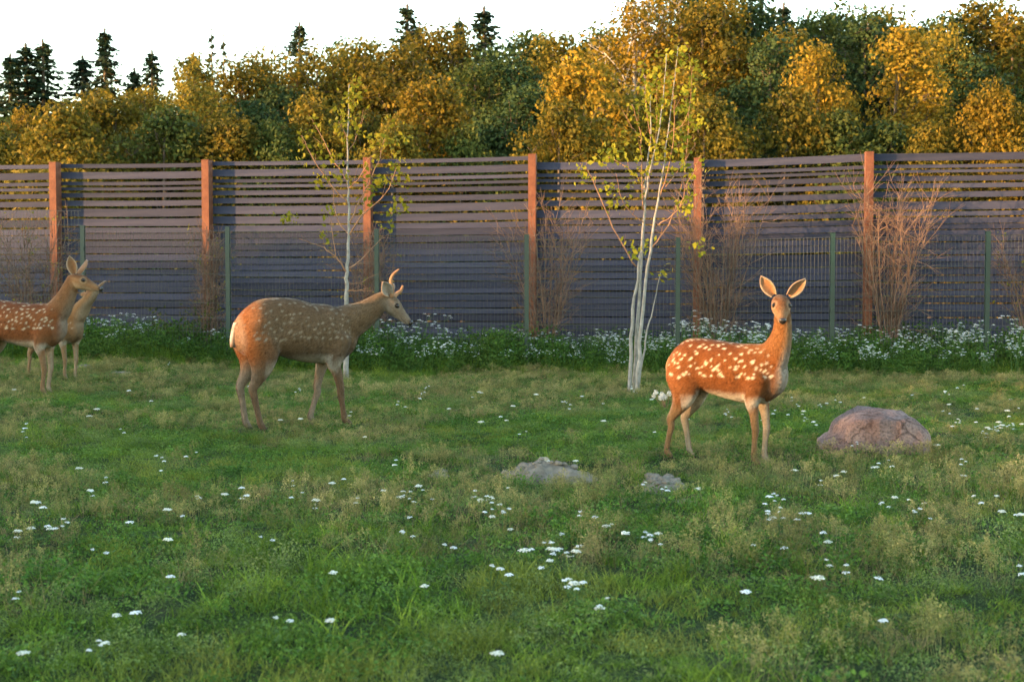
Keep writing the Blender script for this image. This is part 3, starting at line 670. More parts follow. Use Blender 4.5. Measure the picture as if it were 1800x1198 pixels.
def yarrow_mesh(seed, heads, pet):
    g = np.random.default_rng(seed); mb = MB()
    for _ in range(heads):
        h = .08 + .06 * g.random(); e = np.array([g.normal(0, .026), g.normal(0, .026), h]); mb.tube([(0, 0, -.02), e * np.array([.6, .6, .5]), e], [.002, .0016, .0014], 3, cap=False)
        umbel(mb, e, .009 + .010 * g.random(), g)
    V, F = leaflets(g, 12, .08, .013, .012, .3); mb.add(V, F, 0)
    return mb.me('yarrow', [stemm, pet])
YM = [yarrow_mesh(60 + i, h, white) for i, h in enumerate([1, 1, 2, 2, 3, 1])] + [yarrow_mesh(70, 2, cream), yarrow_mesh(71, 1, cream)]
spots = [(75, 887), (62, 893), (80, 905), (68, 932), (75, 935), (110, 940), (118, 942), (20, 940), (18, 948), (5, 1028), (20, 1050), (288, 822), (284, 830), (408, 873), (420, 868), (428, 876), (436, 872), (415, 880), (365, 878), (282, 903), (235, 930), (535, 880), (545, 887), (553, 890), (602, 848), (595, 850), (520, 858),
         (708, 870), (715, 878), (705, 880), (735, 862), (745, 858), (762, 877), (735, 884), (720, 868), (830, 875), (845, 880), (852, 878), (860, 884), (868, 890), (875, 892), (845, 887), (712, 912), (860, 912), (872, 915), (880, 914), (1017, 920), (1000, 938), (1055, 930), (1078, 924), (1097, 948), (1125, 940), (1145, 965), (1125, 962),
         (935, 981), (955, 975), (962, 978), (970, 972), (978, 980), (985, 975), (968, 985), (990, 980), (1002, 978), (1017, 978), (965, 998), (998, 1030), (1006, 1024), (1006, 1046), (1025, 1036), (1024, 1044), (892, 1024), (858, 1026), (1078, 1068), (1040, 1074), (896, 1156), (180, 1140), (178, 1146), (478, 1106), (578, 1100), (210, 1096), (248, 1086),
         (1535, 824), (1540, 828), (1565, 822), (1566, 826), (1680, 841), (1702, 825), (1470, 843), (1487, 834), (1440, 853), (1600, 885), (1607, 912), (1634, 908), (1620, 884), (1370, 916), (1378, 917), (1365, 918), (1396, 917), (1410, 915), (1342, 882), (1360, 900), (1460, 942), (1548, 900), (1752, 876), (1786, 842), (1785, 910), (1790, 908), (1718, 898),
         (1730, 758), (1740, 754), (1748, 758), (1755, 752), (1762, 748), (1768, 755), (1775, 756), (1785, 752), (1792, 750), (1735, 768), (1722, 765), (1760, 758), (1660, 730), (1655, 722), (1780, 705), (1790, 716), (1445, 708), (1440, 716), (1420, 742), (1412, 728), (1470, 715), (1395, 705), (1280, 720), (1275, 740), (1330, 700), (1345, 740), (1395, 718), (1388, 728), (1355, 728),
         (218, 768), (180, 720), (75, 660), (300, 640), (440, 690), (485, 740), (520, 742), (700, 712), (712, 716), (735, 700), (845, 694), (850, 696), (948, 697), (1000, 718), (1070, 745), (1055, 708), (995, 718), (888, 745), (878, 738), (925, 765), (790, 725), (950, 816), (1012, 818), (1128, 862), (1165, 866), (1180, 870), (640, 770), (130, 830), (160, 985), (590, 1010), (455, 960),
         (1385, 832), (1505, 790), (1640, 790), (1690, 760), (1780, 730), (1240, 860), (1490, 1010), (1540, 1020), (1330, 960), (690, 820), (350, 815), (45, 770), (330, 905), (160, 870), (1660, 700), (1720, 720), (1520, 700), (1600, 695)]
g = np.random.default_rng(201)
spots = [(a + g.normal(0, 2), b + g.normal(0, 1.5)) for a, b in spots] + [(g.uniform(-40, 1840), 690 + 480 * g.random() ** 2.6) for _ in range(60)]
for i, (px, py) in enumerate(spots):
    q = ground(px, py + 26.0 * (py - 480) / 460)      # the head stands above its root
    o = obj('yarrow', YM[int(g.integers(0, 8)) if g.random() < .8 else 6])
    o.location = (q[0], q[1], float(gz(q[0], q[1]))); o.rotation_euler = (0, 0, g.random() * 6.28); s = .8 + .4 * g.random() ; o.scale = (s, s, s)
    tag(o, 'small white flat-topped yarrow flower growing in the meadow grass', 'flower', 'yarrow flowers in the meadow')
def tallflower_mesh(seed):
    g = np.random.default_rng(seed); mb = MB(); H = .62 + .2 * g.random()
    for _ in range(int(3 + g.integers(0, 3))):
        e = np.array([g.normal(0, .10), g.normal(0, .09), H * (.7 + .3 * g.random())]); m_ = e * np.array([.4, .4, .55]); mb.tube([(0, 0, -.03), m_, e], [.004, .003, .002], 3, cap=False)
        for _ in range(3):
            q = e + np.array([g.normal(0, .055), g.normal(0, .055), g.normal(-.02, .035)]); mb.tube([m_ * .3 + e * .7, q], [.002, .0013], 3, cap=False); umbel(mb, q, .014 + .015 * g.random(), g, 1, 10)
        V, F = leaflets(g, 12, e[2] * .85, .022, .06, .4); mb.add([(v[0] + e[0] * .5, v[1] + e[1] * .5, v[2]) for v in V], F, 2)
    return mb.me('tall_wildflower', [stemm, white, G_DARK])
TM = [tallflower_mesh(80 + i) for i in range(7)]
for i in range(270):
    px = g.uniform(-30, 1830)
    dens = np.interp(px, [0, 150, 250, 380, 420, 620, 760, 900, 1100, 1200, 1500, 1800], [.4, .7, .8, .4, .3, .8, 1, 1, 1, .9, .9, .9])
    if g.random() > dens: px = g.uniform(640, 1830)
    Y = 19.2 + 2.3 * g.random(); x = (px - 900) / FPX * Y; Y -= 0.08 * x
    o = obj('tall_wildflower', TM[int(g.integers(0, 7))]); s = (.62 + .42 * g.random()) * (.72 + .55 * float(vnoise(x * .7, 3.3, 41))) * (.75 + .25 * float(sstep(19.2, 20.3, Y + .08 * x)))
    o.location = (x, Y, float(gz(x, Y))); o.rotation_euler = (g.normal(0, .06), g.normal(0, .06), g.random() * 6.28); o.scale = (s, s, s)
    tag(o, 'tall white-flowered wild plant growing along the foot of the mesh fence', 'flower', 'white wildflowers along the fence')
# ------------------------------------------------------------------ boulder, bare earth, stones
def icos(sub):
    import bmesh
    bm = bmesh.new(); bmesh.ops.create_icosphere(bm, subdivisions=sub, radius=1.0)
    bm.verts.ensure_lookup_table()
    v = np.array([q.co[:] for q in bm.verts]); f = [tuple(x.index for x in q.verts) for q in bm.faces]; bm.free(); return v, f
def fbm3(p, s, o=4):
    out = 0; a = 1; tot = 0
    for k in range(o):
        out = out + a * (vnoise(p[:, 0] * s + 7.1 * k + p[:, 2] * s * .73, p[:, 1] * s - 3.3 * k + p[:, 2] * s * .61, k + 50) - .5); tot += a; a *= .55; s *= 2.1
    return out / tot
rockm, n, b = material('pink_granite', 0.85, 0.2)
r1, t1 = noise_ramp(n, [(0.3, (0.085, 0.055, 0.048)), (0.5, (0.16, 0.108, 0.095)), (0.7, (0.235, 0.172, 0.155))], 4.0, 9.0, 'Object', 0.65)
r2, t2 = noise_ramp(n, [(0.35, (0.45, 0.40, 0.38)), (0.5, (1.0, 0.95, 0.92)), (0.68, (1.3, 1.15, 1.1))], 60.0, 3.0, 'Object')
vo = n.nodes.new('ShaderNodeTexVoronoi'); vo.feature = 'DISTANCE_TO_EDGE'; vo.inputs['Scale'].default_value = 3.6; tcv = n.nodes.new('ShaderNodeTexCoord'); wv = n.nodes.new('ShaderNodeVectorMath'); wv.operation = 'MULTIPLY_ADD'
wv.inputs[1].default_value = (.25, .25, .25); n.links.new(t1.outputs['Color'], wv.inputs[0]); n.links.new(tcv.outputs['Object'], wv.inputs[2]); n.links.new(wv.outputs[0], vo.inputs['Vector'])
cr = n.nodes.new('ShaderNodeMapRange'); cr.inputs['From Max'].default_value = .035; cr.inputs['To Min'].default_value = .42; n.links.new(vo.outputs['Distance'], cr.inputs['Value'])
cx = n.nodes.new('ShaderNodeCombineXYZ'); [n.links.new(cr.outputs[0], cx.inputs[i]) for i in range(3)]
n.links.new(mixc(n, mixc(n, r1.outputs[0], r2.outputs[0], 0.75, 'MULTIPLY'), cx.outputs[0], .8, 'MULTIPLY'), b.inputs['Base Color'])
mx_ = n.nodes.new('ShaderNodeMath'); mx_.operation = 'ADD'; n.links.new(t1.outputs['Fac'], mx_.inputs[0]); n.links.new(t2.outputs['Fac'], mx_.inputs[1]); mx2 = n.nodes.new('ShaderNodeMath'); mx2.operation = 'ADD'; n.links.new(mx_.outputs[0], mx2.inputs[0]); n.links.new(cr.outputs[0], mx2.inputs[1]); bump(n, b, mx2.outputs[0], 0.7, 0.02)
def boulder():
    p0 = ground(1541, 800); Y = p0[1] + .18
    root_x = at(1541, 760, Y)[0]; z0 = float(gz(root_x, Y))
    v, f = icos(5)
    # planes cut from a ball: a flat front, a sloping top, a slanting right shoulder, a step at the left
    out = np.empty_like(v)
    planes = [((0, -1, .18), .26), ((0, 1, .3), .27), ((.02, -.20, 1), .335), ((.70, .0, .72), .395), ((1, -.25, .05), .40), ((-1, .05, .15), .435), ((-.55, -.05, .85), .375), ((.75, -.75, .12), .40), ((-.55, -.85, .1), .40), ((0, 0, -1), .14),
              ((.1, -.72, .70), .365), ((.25, .7, .7), .35), ((.5, -.5, .7), .405)]
    pn = unit(np.array([a for a, _ in planes], float)); pd = np.array([d for _, d in planes])
    dn = v @ pn.T; kk = 48.0; soft = np.where(dn > 1e-3, np.maximum(dn, 1e-3) / pd, 0); R_ = 1 / (np.sum(soft ** kk, 1) ** (1 / kk))
    out = v * R_[:, None]
    step = sstep(-.27, -.31, out[:, 0] + .03 * np.sin(out[:, 1] * 9)) * sstep(.10, .20, out[:, 2]); out[:, 2] -= .075 * step
    nn = unit(v); out += nn * (0.030 * fbm3(out, 4.0) + 0.022 * np.abs(fbm3(out + 3, 9.0)) + 0.008 * fbm3(out, 26.0))[:, None]
    o = obj('boulder', mesh('boulder', out, f, [rockm], True)); o.location = (root_x, Y, z0 - .03); o.rotation_euler = (0, 0, R(-4))
    tag(o, 'pinkish granite boulder with a flat sloping top half sunk in the grass', 'boulder')
boulder()
earth, n, b = material('bare_grey_earth', 0.95, 0.05)
r1, t1 = noise_ramp(n, [(0.3, (0.085, 0.070, 0.052)), (0.5, (0.165, 0.138, 0.108)), (0.72, (0.25, 0.215, 0.175))], 9.0, 10.0, 'Object', 0.7)
n.links.new(r1.outputs[0], b.inputs['Base Color']); bump(n, b, t1.outputs['Fac'], 0.9, 0.03)
stone_m = plain('pale_beige_stone', (0.30, 0.245, 0.165), 0.85, 0.15, 0.2, 12.0)
def mound(label, px, py, w_, d_, h_, seed, clods):
    p = ground(px, py); g = np.random.default_rng(seed)
    N = 46; xs = np.linspace(-1, 1, N); X, Y = np.meshgrid(xs, xs); rr = np.hypot(X, Y); a = np.arctan2(Y, X)
    lim = 1 - .28 * (vnoise(a * 1.6 + 9, a * 0 + seed, 7))
    prof = np.clip(1 - (rr / lim) ** 2, -.3, 1); prof = np.sign(prof) * np.abs(prof) ** .8
    pts = np.stack([X.ravel() * w_, Y.ravel() * d_, np.zeros(N * N)], 1)
    nz = fbm3(pts + seed, 9.0) * .9 + fbm3(pts + seed, 28.0) * .45
    Z = h_ * (prof.ravel() * (1 + 1.3 * nz)) + .012 * nz
    pts[:, 2] = np.where(rr.ravel() > lim.ravel() * 1.12, -.06, Z)
    i = (np.arange(N - 1)[:, None] * N + np.arange(N - 1)[None]).ravel(); F = np.stack([i, i + 1, i + N + 1, i + N], 1)
    root = empty('dirt_mound', tuple(p)); tag(root, label, 'dirt mound')
    obj('soil', mesh('soil', pts, F, [earth], True), root)
    v, f = icos(2)
    for _ in range(clods):
        x, y = g.normal(0, w_ * .42), g.normal(0, d_ * .4); s = .012 + .028 * g.random() ** 2
        q = v * s * np.array([1.2, 1, .75]); q += unit(v) * (fbm3(v + g.random() * 9, 2.5) * s * .7)[:, None]
        k = int(np.argmin((pts[:, 0] - x) ** 2 + (pts[:, 1] - y) ** 2))
        if pts[k, 2] < 0: continue
        o = obj('clod', mesh('clod', q, f, [earth], True), root); o.location = (x, y, pts[k, 2] + s * .3)
mound('low heap of bare grey earth with clods in the grass between the deer', 960, 842, .40, .27, .10, 3, 34)
mound('small eroded patch of bare earth near the hind feet of the orange doe', 1168, 855, .19, .30, .07, 5, 14)
mound('tiny bare scrape of pale soil in the grass behind the flower patch', 768, 836, .10, .09, .03, 8, 5)
def stone(label, px, py, s, asp, m, seed):
    p = ground(px, py); v, f = icos(3); q = v * s * np.array(asp); q += unit(v) * (fbm3(v + seed, 1.6) * s * .6)[:, None]
    o = obj('stone', mesh('stone', q, f, [m], True)); o.location = tuple(p + np.array([0, 0, s * asp[2] * .5])); tag(o, label, 'stone')
stone('pale beige stone lying on top of the grey earth heap', 955, 825, .040, (1.2, .9, .8), stone_m, 1)
bpy.data.objects['stone'].location.z += .045
stone('flat grey stone lying in the grass near the pair of does', 212, 662, .13, (1.2, .7, .35), earth, 2)
stone('small pale stone in the grass by the fence post next to the pair of does', 148, 650, .10, (1.1, .7, .5), earth, 3)
stone('small flat pale stone below the eroded earth patch', 1202, 885, .05, (1.4, .8, .35), earth, 4)
def fluff_plant(px, py):
    p = ground(px, py); g = np.random.default_rng(9); root = empty('seeding_thistle', tuple(p)); tag(root, 'small thistle with fluffy white seed heads behind the orange doe', 'plant')
    mb = MB(); fm = MB()
    for i in range(9):
        e = np.array([g.normal(0, .07), g.normal(0, .05), .10 + .10 * g.random()]); mb.tube([(0, 0, -.02), e], [.004, .002], 4)
        c = e + unit(g.normal(0, 1, (90, 3))) * (.028 * g.random((90, 1)) ** .5); a = unit(g.normal(0, 1, (90, 3))) * .010; b_ = unit(np.cross(a, g.normal(0, 1, (90, 3)))) * .0025
        V, F = quads(c, a, b_); fm.add(V, [tuple(int(k) for k in q) for q in F])
    obj('stems', mb.me('stems', [twig_bark]), root); obj('seed_heads', fm.me('seed_heads', [plain('fluff_white', (.62, .58, .52), .9, .05, .1)]), root)
fluff_plant(1172, 722)
# ------------------------------------------------------------------ deer
def loft(path, sides, k=4, n=22, capround=True):
    """closed tube through (x,y,z,halfwidth,up,down) stations with elliptical rings"""
    P = smooth_path(np.array(path, float), k); S = smooth_path(np.array(sides, float), k)
    c = P[:, :3]; T = unit(np.gradient(c, axis=0)); v = []; f = []
    S = unit(S - T * np.sum(S * T, 1)[:, None]); U = np.cross(T, S)
    U *= np.sign(U[len(U) // 2, 2] if abs(U[len(U) // 2, 2]) > .15 else 1)
    m = len(c)
    for i in range(m):
        for j in range(n):
            t = 2 * math.pi * j / n; s_ = math.sin(t)
            v.append(c[i] + S[i] * P[i, 3] * math.cos(t) + U[i] * (P[i, 4] if s_ > 0 else P[i, 5]) * s_)
    for i in range(m - 1):
        for j in range(n):
            j2 = (j + 1) % n; f.append((i * n + j, i * n + j2, (i + 1) * n + j2, (i + 1) * n + j))
    v += [c[0] - T[0] * P[0, 3] * .5, c[-1] + T[-1] * P[-1, 3] * .5]
    for j in range(n):
        j2 = (j + 1) % n; f += [(j2, j, m * n), ((m - 1) * n + j, (m - 1) * n + j2, m * n + 1)]
    return v, f
coatm, n, b = material('deer_coat', 0.9, 0.12)
att = n.nodes.new('ShaderNodeAttribute'); att.attribute_name = 'coat'
r1, t1 = noise_ramp(n, [(0.25, (0.72, 0.70, 0.68)), (0.75, (1.2, 1.2, 1.2))], 55.0, 6.0, 'Object', 0.7)
n.links.new(mixc(n, att.outputs['Color'], r1.outputs[0], 1.0, 'MULTIPLY'), b.inputs['Base Color'])
b.inputs['Sheen Weight'].default_value = 0.25; b.inputs['Sheen Roughness'].default_value = 0.4
bump(n, b, t1.outputs['Fac'], 0.35, 0.006)
furm, n, b = material('deer_fur', 0.85, 0.1)
att = n.nodes.new('ShaderNodeAttribute'); att.attribute_name = 'coat'; n.links.new(att.outputs['Color'], b.inputs['Base Color'])
an = n.nodes.new('ShaderNodeAttribute'); an.attribute_name = 'nrm'; vt = n.nodes.new('ShaderNodeVectorTransform'); vt.vector_type = 'NORMAL'; vt.convert_from = 'OBJECT'; vt.convert_to = 'WORLD'
n.links.new(an.outputs['Vector'], vt.inputs[0]); n.links.new(vt.outputs[0], b.inputs['Normal'])
eyem, n, b = material('dark_eye', 0.18, 0.35); b.inputs['Base Color'].default_value = (0.006, 0.004, 0.003, 1)
nosem, n, b = material('black_nose_leather', 0.35, 0.5); b.inputs['Base Color'].default_value = (0.012, 0.010, 0.010, 1)
antm = plain('velvet_antler', (0.22, 0.12, 0.065), 0.85, 0.15, 0.3, 25.0)
hoofm = plain('dark_hoof', (0.03, 0.026, 0.022), 0.5, 0.4, 0.2, 25.0)

TORSO = [(-.515, 0, .725, .055, .085, .09), (-.47, 0, .715, .112, .140, .150), (-.38, 0, .705, .150, .200, .185), (-.25, 0, .705, .152, .208, .180), (-.10, 0, .69, .160, .207, .200),
         (.05, 0, .675, .160, .207, .218), (.17, 0, .675, .142, .210, .225), (.26, 0, .68, .118, .200, .210), (.33, 0, .685, .092, .160, .165), (.385, 0, .695, .055, .095, .095)]
def front_leg(sy, dx=0.0, knee=(.20, .27), hoof=(.205, 0.0), yy=.082, r=1.0):
    kx, kz = knee; hx, hz = hoof
    fx, fz = hx - .012 + (kx - hx) * .22, .075
    return [(.235, sy * .085, .66, .070, .085, .085), (.20, sy * .100, .55, .062, .082, .082), (.18, sy * .096, .465, .046, .056, .056), (.5 * .18 + .5 * kx, sy * .090, .5 * .465 + .5 * kz + .03, .031, .037, .037),
            (kx, sy * (yy + .004), kz + .02, .026, .028, .028), (kx + .002, sy * yy, kz - .015, .0245, .027, .027), (.55 * kx + .45 * fx, sy * yy, .55 * kz + .45 * fz, .0180, .020, .021), (fx, sy * yy, fz + .012, .019, .022, .022), (fx + .006, sy * yy, fz - .012, .021, .023, .024), (hx + .012, sy * yy, .035, .019, .022, .021), (hx + .022, sy * yy, .006, .023, .027, .027)]
def hind_leg(sy, stifle=(-.235, .475), hock=(-.455, .300), hoof=(-.425, 0.0), yy=.085):
    sx, sz = stifle; hx, hz = hock; ox, oz = hoof; fx = ox - .018
    return [(-.375, sy * .070, .76, .078, .115, .115), (-.365, sy * .086, .65, .082, .145, .145), (-.355, sy * .094, .555, .076, .125, .130), (-.365 + .15 * (hx + .455), sy * .096, .475, .060, .090, .094), (-.395 + .5 * (hx + .455), sy * .092, .405, .042, .060, .060),
            (-.43 + .8 * (hx + .455), sy * .088, hz + .050, .028, .039, .040), (hx, sy * yy, hz + .005, .0245, .030, .034), (hx + .008, sy * yy, hz - .045, .022, .026, .027), (.5 * hx + .5 * fx + .003, sy * yy, .5 * hz + .03, .0185, .021, .022), (fx, sy * yy, .085, .0195, .023, .023), (fx + .008, sy * yy, .062, .021, .024, .024), (ox + .008, sy * yy, .035, .019, .022, .021), (ox + .018, sy * yy, .006, .023, .027, .027)]
HEAD = [(-.02, .040, .030, .045), (.015, .054, .046, .062), (.055, .061, .055, .070), (.095, .060, .055, .066), (.135, .047, .043, .054), (.175, .036, .033, .043), (.215, .0305, .027, .035), (.240, .028, .022, .028), (.256, .020, .013, .018)]

def deer(label, px, py, yaw, s, pal, neck, head_dir, head_up, legs, ears, seed, antlers=(), head_s=1.0, tail=0.0, torso_f=None, nfur=52000, spotk=1.0, squash=1.0, spotr=1.0, spott=.8, nose=1.25):
    g = np.random.default_rng(seed); org = ground(px, py)
    yr = R(yaw); toL = lambda v_: np.array([v_[0] * math.cos(yr) + v_[1] * math.sin(yr), -v_[0] * math.sin(yr) + v_[1] * math.cos(yr), v_[2]])
    hd = unit(toL(np.array(head_dir, float))); hu = toL(np.array(head_up, float)); hu = unit(hu - hd * hu.dot(hd)); hs = np.cross(hu, hd)     # hs: the animal's left
    mb = MB()
    TT = [torso_f(q) if torso_f else q for q in TORSO]
    Yx = (0, 1, 0)
    mb.add(*loft(TT, [Yx] * len(TT)))
    nk = [tuple(q) for q in neck]; base = np.array(nk[-1][:3])
    sd_ = [unit(np.array([0, 1, 0]) * (1 - t) + hs * t) for t in np.linspace(0, 1, len(nk))]
    mb.add(*loft(nk, sd_))
    hp = []
    for d, w_, u, dn in HEAD:
        c = base + hd * d * head_s - hu * (.010 + .05 * max(0, d - .10)) * head_s; hp.append((*c, w_ * head_s, u * head_s, dn * head_s))
    # the head loft keeps its own up vector
    v, f = [], []
    P = smooth_path(np.array(hp), 4); nn = 22
    for q in P:
        for j in range(nn):
            t = 2 * math.pi * j / nn; s_ = math.sin(t); v.append(q[:3] + hs * q[3] * math.cos(t) + hu * (q[4] if s_ > 0 else q[5]) * s_)
    for i in range(len(P) - 1):
        for j in range(nn):
            j2 = (j + 1) % nn; f.append((i * nn + j, i * nn + j2, (i + 1) * nn + j2, (i + 1) * nn + j)[::-1])
    f += [tuple(range(nn)), tuple(range((len(P) - 1) * nn, len(P) * nn))[::-1]]
    mb.add(v, f)
    for L in legs: mb.add(*loft(L, [Yx] * len(L), 3, 14))
    # brow ridges
    me = mb.me('deer_raw', []); tmp = obj('deer_raw', me)
    md = tmp.modifiers.new('r', 'REMESH'); md.mode = 'VOXEL'; md.voxel_size = 0.0062; md.adaptivity = 0
    ms = tmp.modifiers.new('s', 'SMOOTH'); ms.factor = .5; ms.iterations = 4
    dg = bpy.context.evaluated_depsgraph_get(); ev = tmp.evaluated_get(dg); bm_ = bpy.data.meshes.new_from_object(ev)
    nv = len(bm_.vertices); V = np.empty(nv * 3); bm_.vertices.foreach_get('co', V); V = V.reshape(-1, 3)
    Nn = np.empty(nv * 3); bm_.vertices.foreach_get('normal', Nn); Nn = Nn.reshape(-1, 3)
    F = [tuple(p.vertices) for p in bm_.polygons]
    E = np.empty(len(bm_.edges) * 2, int); bm_.edges.foreach_get('vertices', E); E = E.reshape(-1, 2)
    deg = np.bincount(E.ravel(), minlength=nv)[:, None]
    wgt = (sstep(.40, .52, V[:, 2]) * sstep(.12, .20, np.linalg.norm(V - base - hd * .10, axis=1)) * .6)[:, None]      # melt trunk, shoulders and neck together, keep legs and head
    for _ in range(34):
        av = np.stack([np.bincount(E[:, 0], V[E[:, 1], k], nv) + np.bincount(E[:, 1], V[E[:, 0], k], nv) for k in range(3)], 1) / deg
        V = V + (av - V) * wgt
    gs = lambda cx, sx, cz, sz: np.exp(-((V[:, 0] - cx) / sx) ** 2 - ((V[:, 2] - cz) / sz) ** 2)
    V[:, 1] *= 1 - .13 * gs(-.215, .055, .74, .09) + .09 * gs(.20, .060, .66, .13) + .07 * gs(-.37, .05, .80, .05) - .10 * gs(.10, .035, .62, .12) - .08 * gs(.32, .03, .72, .10) + .05 * gs(-.36, .10, .60, .09)
    rib = sstep(-.16, -.10, V[:, 0]) * sstep(.10, .04, V[:, 0]) * sstep(.50, .56, V[:, 2]) * sstep(.84, .76, V[:, 2])
    V[:, 1] *= 1 + .010 * rib * np.sin((V[:, 0] + .25 * V[:, 2]) * 175)
    bm_.vertices.foreach_set('co', V.ravel()); bm_.update(); bm_.vertices.foreach_get('normal', Nf := np.empty(nv * 3)); Nn = Nf.reshape(-1, 3)
    bpy.data.objects.remove(tmp); bpy.data.meshes.remove(bm_)
    bvh = BVHTree.FromPolygons([Vector(q) for q in V], F)
    # ---- coat pattern
    x, y, z = V.T
    hl = (V - base) @ hd / head_s; hside = (V - base) @ hs / head_s; hup = (V - base) @ hu / head_s
    is_head = sstep(-.02, .03, hl) * sstep(.120, .080, np.hypot(hside, hup)) * (z > .7)
    nb = np.array(nk[0][:3]); ax = base - nb; tn = ((V - nb) @ ax) / ax.dot(ax)
    dist = np.linalg.norm(V - (nb + np.clip(tn, 0, 1)[:, None] * ax), axis=1)
    is_neck = sstep(.12, .45, tn) * sstep(.22, .16, dist) * (1 - is_head)
    zc = .685
    C = np.tile(np.array(pal['flank']), (nv, 1))
    def blend(col, w_):
        nonlocal C
        C = C * (1 - w_[:, None]) + np.array(col) * w_[:, None]
    jit = fbm3(V + seed, 7.0) * .6
    blend(pal['back'], sstep(.76, .87, z + .05 * jit) * (1 - is_neck))
    blend(pal['lower'], sstep(.62, .50, z + .10 * jit))
    blend(pal['belly'], sstep(.53, .475, z + .04 * jit) * sstep(-.05, -.55, Nn[:, 2]) * (x > -.36) * (x < .26))
    blend(pal['belly'], sstep(.555, .50, z + .03 * jit) * (np.abs(x + .05) < .2) * .7)
    blend(pal['dorsal'], sstep(.030, .012, np.abs(y) + .01 * jit) * (Nn[:, 2] > .6) * (1 - is_head) * (x < .35) * .75)
    leg = sstep(.46, .36, z + .05 * jit)
    blend(pal['leg'], leg)
    inner = sstep(.1, .7, -Nn[:, 1] * np.sign(y)) * (np.abs(y) > .02) * sstep(.60, .5, z)
    blend(pal['inner'], inner * .85)
    rear = sstep(.2, .7, -Nn[:, 0]) * (x < -.30) * sstep(.62, .5, z) * sstep(.28, .36, z); blend(pal['inner'], rear * .35)
    # rump: pale patch with a rusty rim
    blend(pal['rump_rim'], sstep(-.27, -.48, x + .22 * jit + .10 * (z - .7)) * sstep(.40, .55, z) * .9)
    blend(pal['rump'], sstep(-.468, -.497, x + .02 * jit) * sstep(.50, .60, z) * sstep(.86, .80, z))
    blend(pal['neck'], is_neck)
    thr = sstep(.15, .85, (Nn @ unit(np.cross(np.array([0, 1, 0]), ax) * 1.0 * (1 if np.cross(np.array([0, 1, 0]), ax)[0] > 0 else -1)))) * is_neck
    blend(pal['throat'], thr * .7)
    chest = sstep(.25, .9, Nn[:, 0]) * sstep(.27, .36, x) * sstep(.11, .07, np.abs(y)) * sstep(.42, .55, z) * sstep(.95, .72, z) * (1 - is_head); blend(pal['chest'], chest * .9)
    blend(pal['face'], is_head)
    blend(pal['forehead'], is_head * sstep(.2, .7, Nn @ hu) * sstep(.20, .12, hl))
    blend(pal['cheek'], is_head * sstep(.1, .6, -(Nn @ hu)) * .8)
    er = np.hypot(hl - .105, np.hypot(np.abs(hside) - .052, hup - .012)); blend(pal['cheek'], is_head * sstep(.040, .026, er) * .35); blend((.012, .009, .007), is_head * sstep(.020, .015, er))
    blend((.30, .26, .22), is_head * sstep(.215, .235, hl) * sstep(-.022, -.034, hup))
    blend((.05, .035, .03), is_head * sstep(.225, .245, hl) * sstep(-.024, -.012, hup) * .8)
    blend((.03, .022, .018), sstep(.040, .025, z))                                           # hooves
    mouth = sstep(.004, .0015, np.abs(hup + .034 + .05 * np.maximum(0, hl - .1) * 0)) * (hl > .185) * is_head; blend((.05, .03, .025), mouth * .8)
    # ---- spots in rows
    sp = []
    for phi in (8, 20, 32, 44, 56, 68, 80, 93):
        x0 = -.45 + .03 * g.random()
        while x0 < .33:
            for sgn in (-1, 1):
                a = R(phi + g.normal(0, 4.5 if phi < 85 else 2.5)); xx = x0 + g.normal(0, .015); d = Vector((0, sgn * math.sin(a), math.cos(a))); o_ = Vector((xx, 0, .66)) + d * .6
                h, nr, ix, ds = bvh.ray_cast(o_, -d)
                if h is None or h.z < .50: continue
                if g.random() < (.28 if phi < 85 else .1): continue
                sp.append((np.array(h), spotr * (.0062 + .0045 * g.random()) * (1.0 if phi < 85 else 1.2), g.normal(0, .3) + (spott if phi > 30 and phi < 85 else 0), g.uniform(1.3, 2.2) if phi > 85 or phi < 15 else g.uniform(1.1, 1.9)))
            x0 += (.036 if phi < 85 else .036) + .020 * g.random()
    W = np.zeros(nv)
    for c, r_, tilt, asp in sp:
        d = V - c; k = np.nonzero(np.abs(d).max(1) < .05)[0]
        if len(k) == 0: continue
        dx, dz = d[k, 0], np.hypot(d[k, 1], d[k, 2]) * np.sign(d[k, 2] + 1e-6)
        u = dx * math.cos(tilt) + dz * math.sin(tilt); w2 = -dx * math.sin(tilt) + dz * math.cos(tilt)
        q = np.sqrt((u / asp) ** 2 + w2 ** 2) / r_; W[k] = np.maximum(W[k], sstep(1.30, .55, q))
    blend(pal['spot'], W * spotk * (1 - is_neck) * (1 - leg))
    C *= (1 + .28 * jit)[:, None]
    # ---- ears and tail join the same body mesh
    EV, EF, EC = [V], list(F), [C]; n0 = nv
    def shell(rows, cols, fn, th, cin, cout, rim):
        nonlocal n0
        top = []; bot = []; ct = []; cb = []
        for i in range(rows):
            for j in range(cols):
                p, nr = fn(i / (rows - 1), 2 * j / (cols - 1) - 1); e = max(abs(2 * j / (cols - 1) - 1), i / (rows - 1)); k = max(0, (e - .72) / .28)
                top.append(p + nr * th * .5); bot.append(p - nr * th * .5); ct.append(np.array(cin) * (1 - k) + np.array(rim) * k); cb.append(np.array(cout))
        m_ = rows * cols
        for i in range(rows - 1):
            for j in range(cols - 1):
                a = i * cols + j; EF.append((n0 + a, n0 + a + 1, n0 + a + cols + 1, n0 + a + cols)); EF.append((n0 + m_ + a, n0 + m_ + a + cols, n0 + m_ + a + cols + 1, n0 + m_ + a + 1))
        bd = [i * cols for i in range(rows)] + [(rows - 1) * cols + j for j in range(1, cols)] + [i * cols + cols - 1 for i in range(rows - 2, -1, -1)]
        for a, b_ in zip(bd[:-1], bd[1:]): EF.append((n0 + a, n0 + b_, n0 + m_ + b_, n0 + m_ + a))
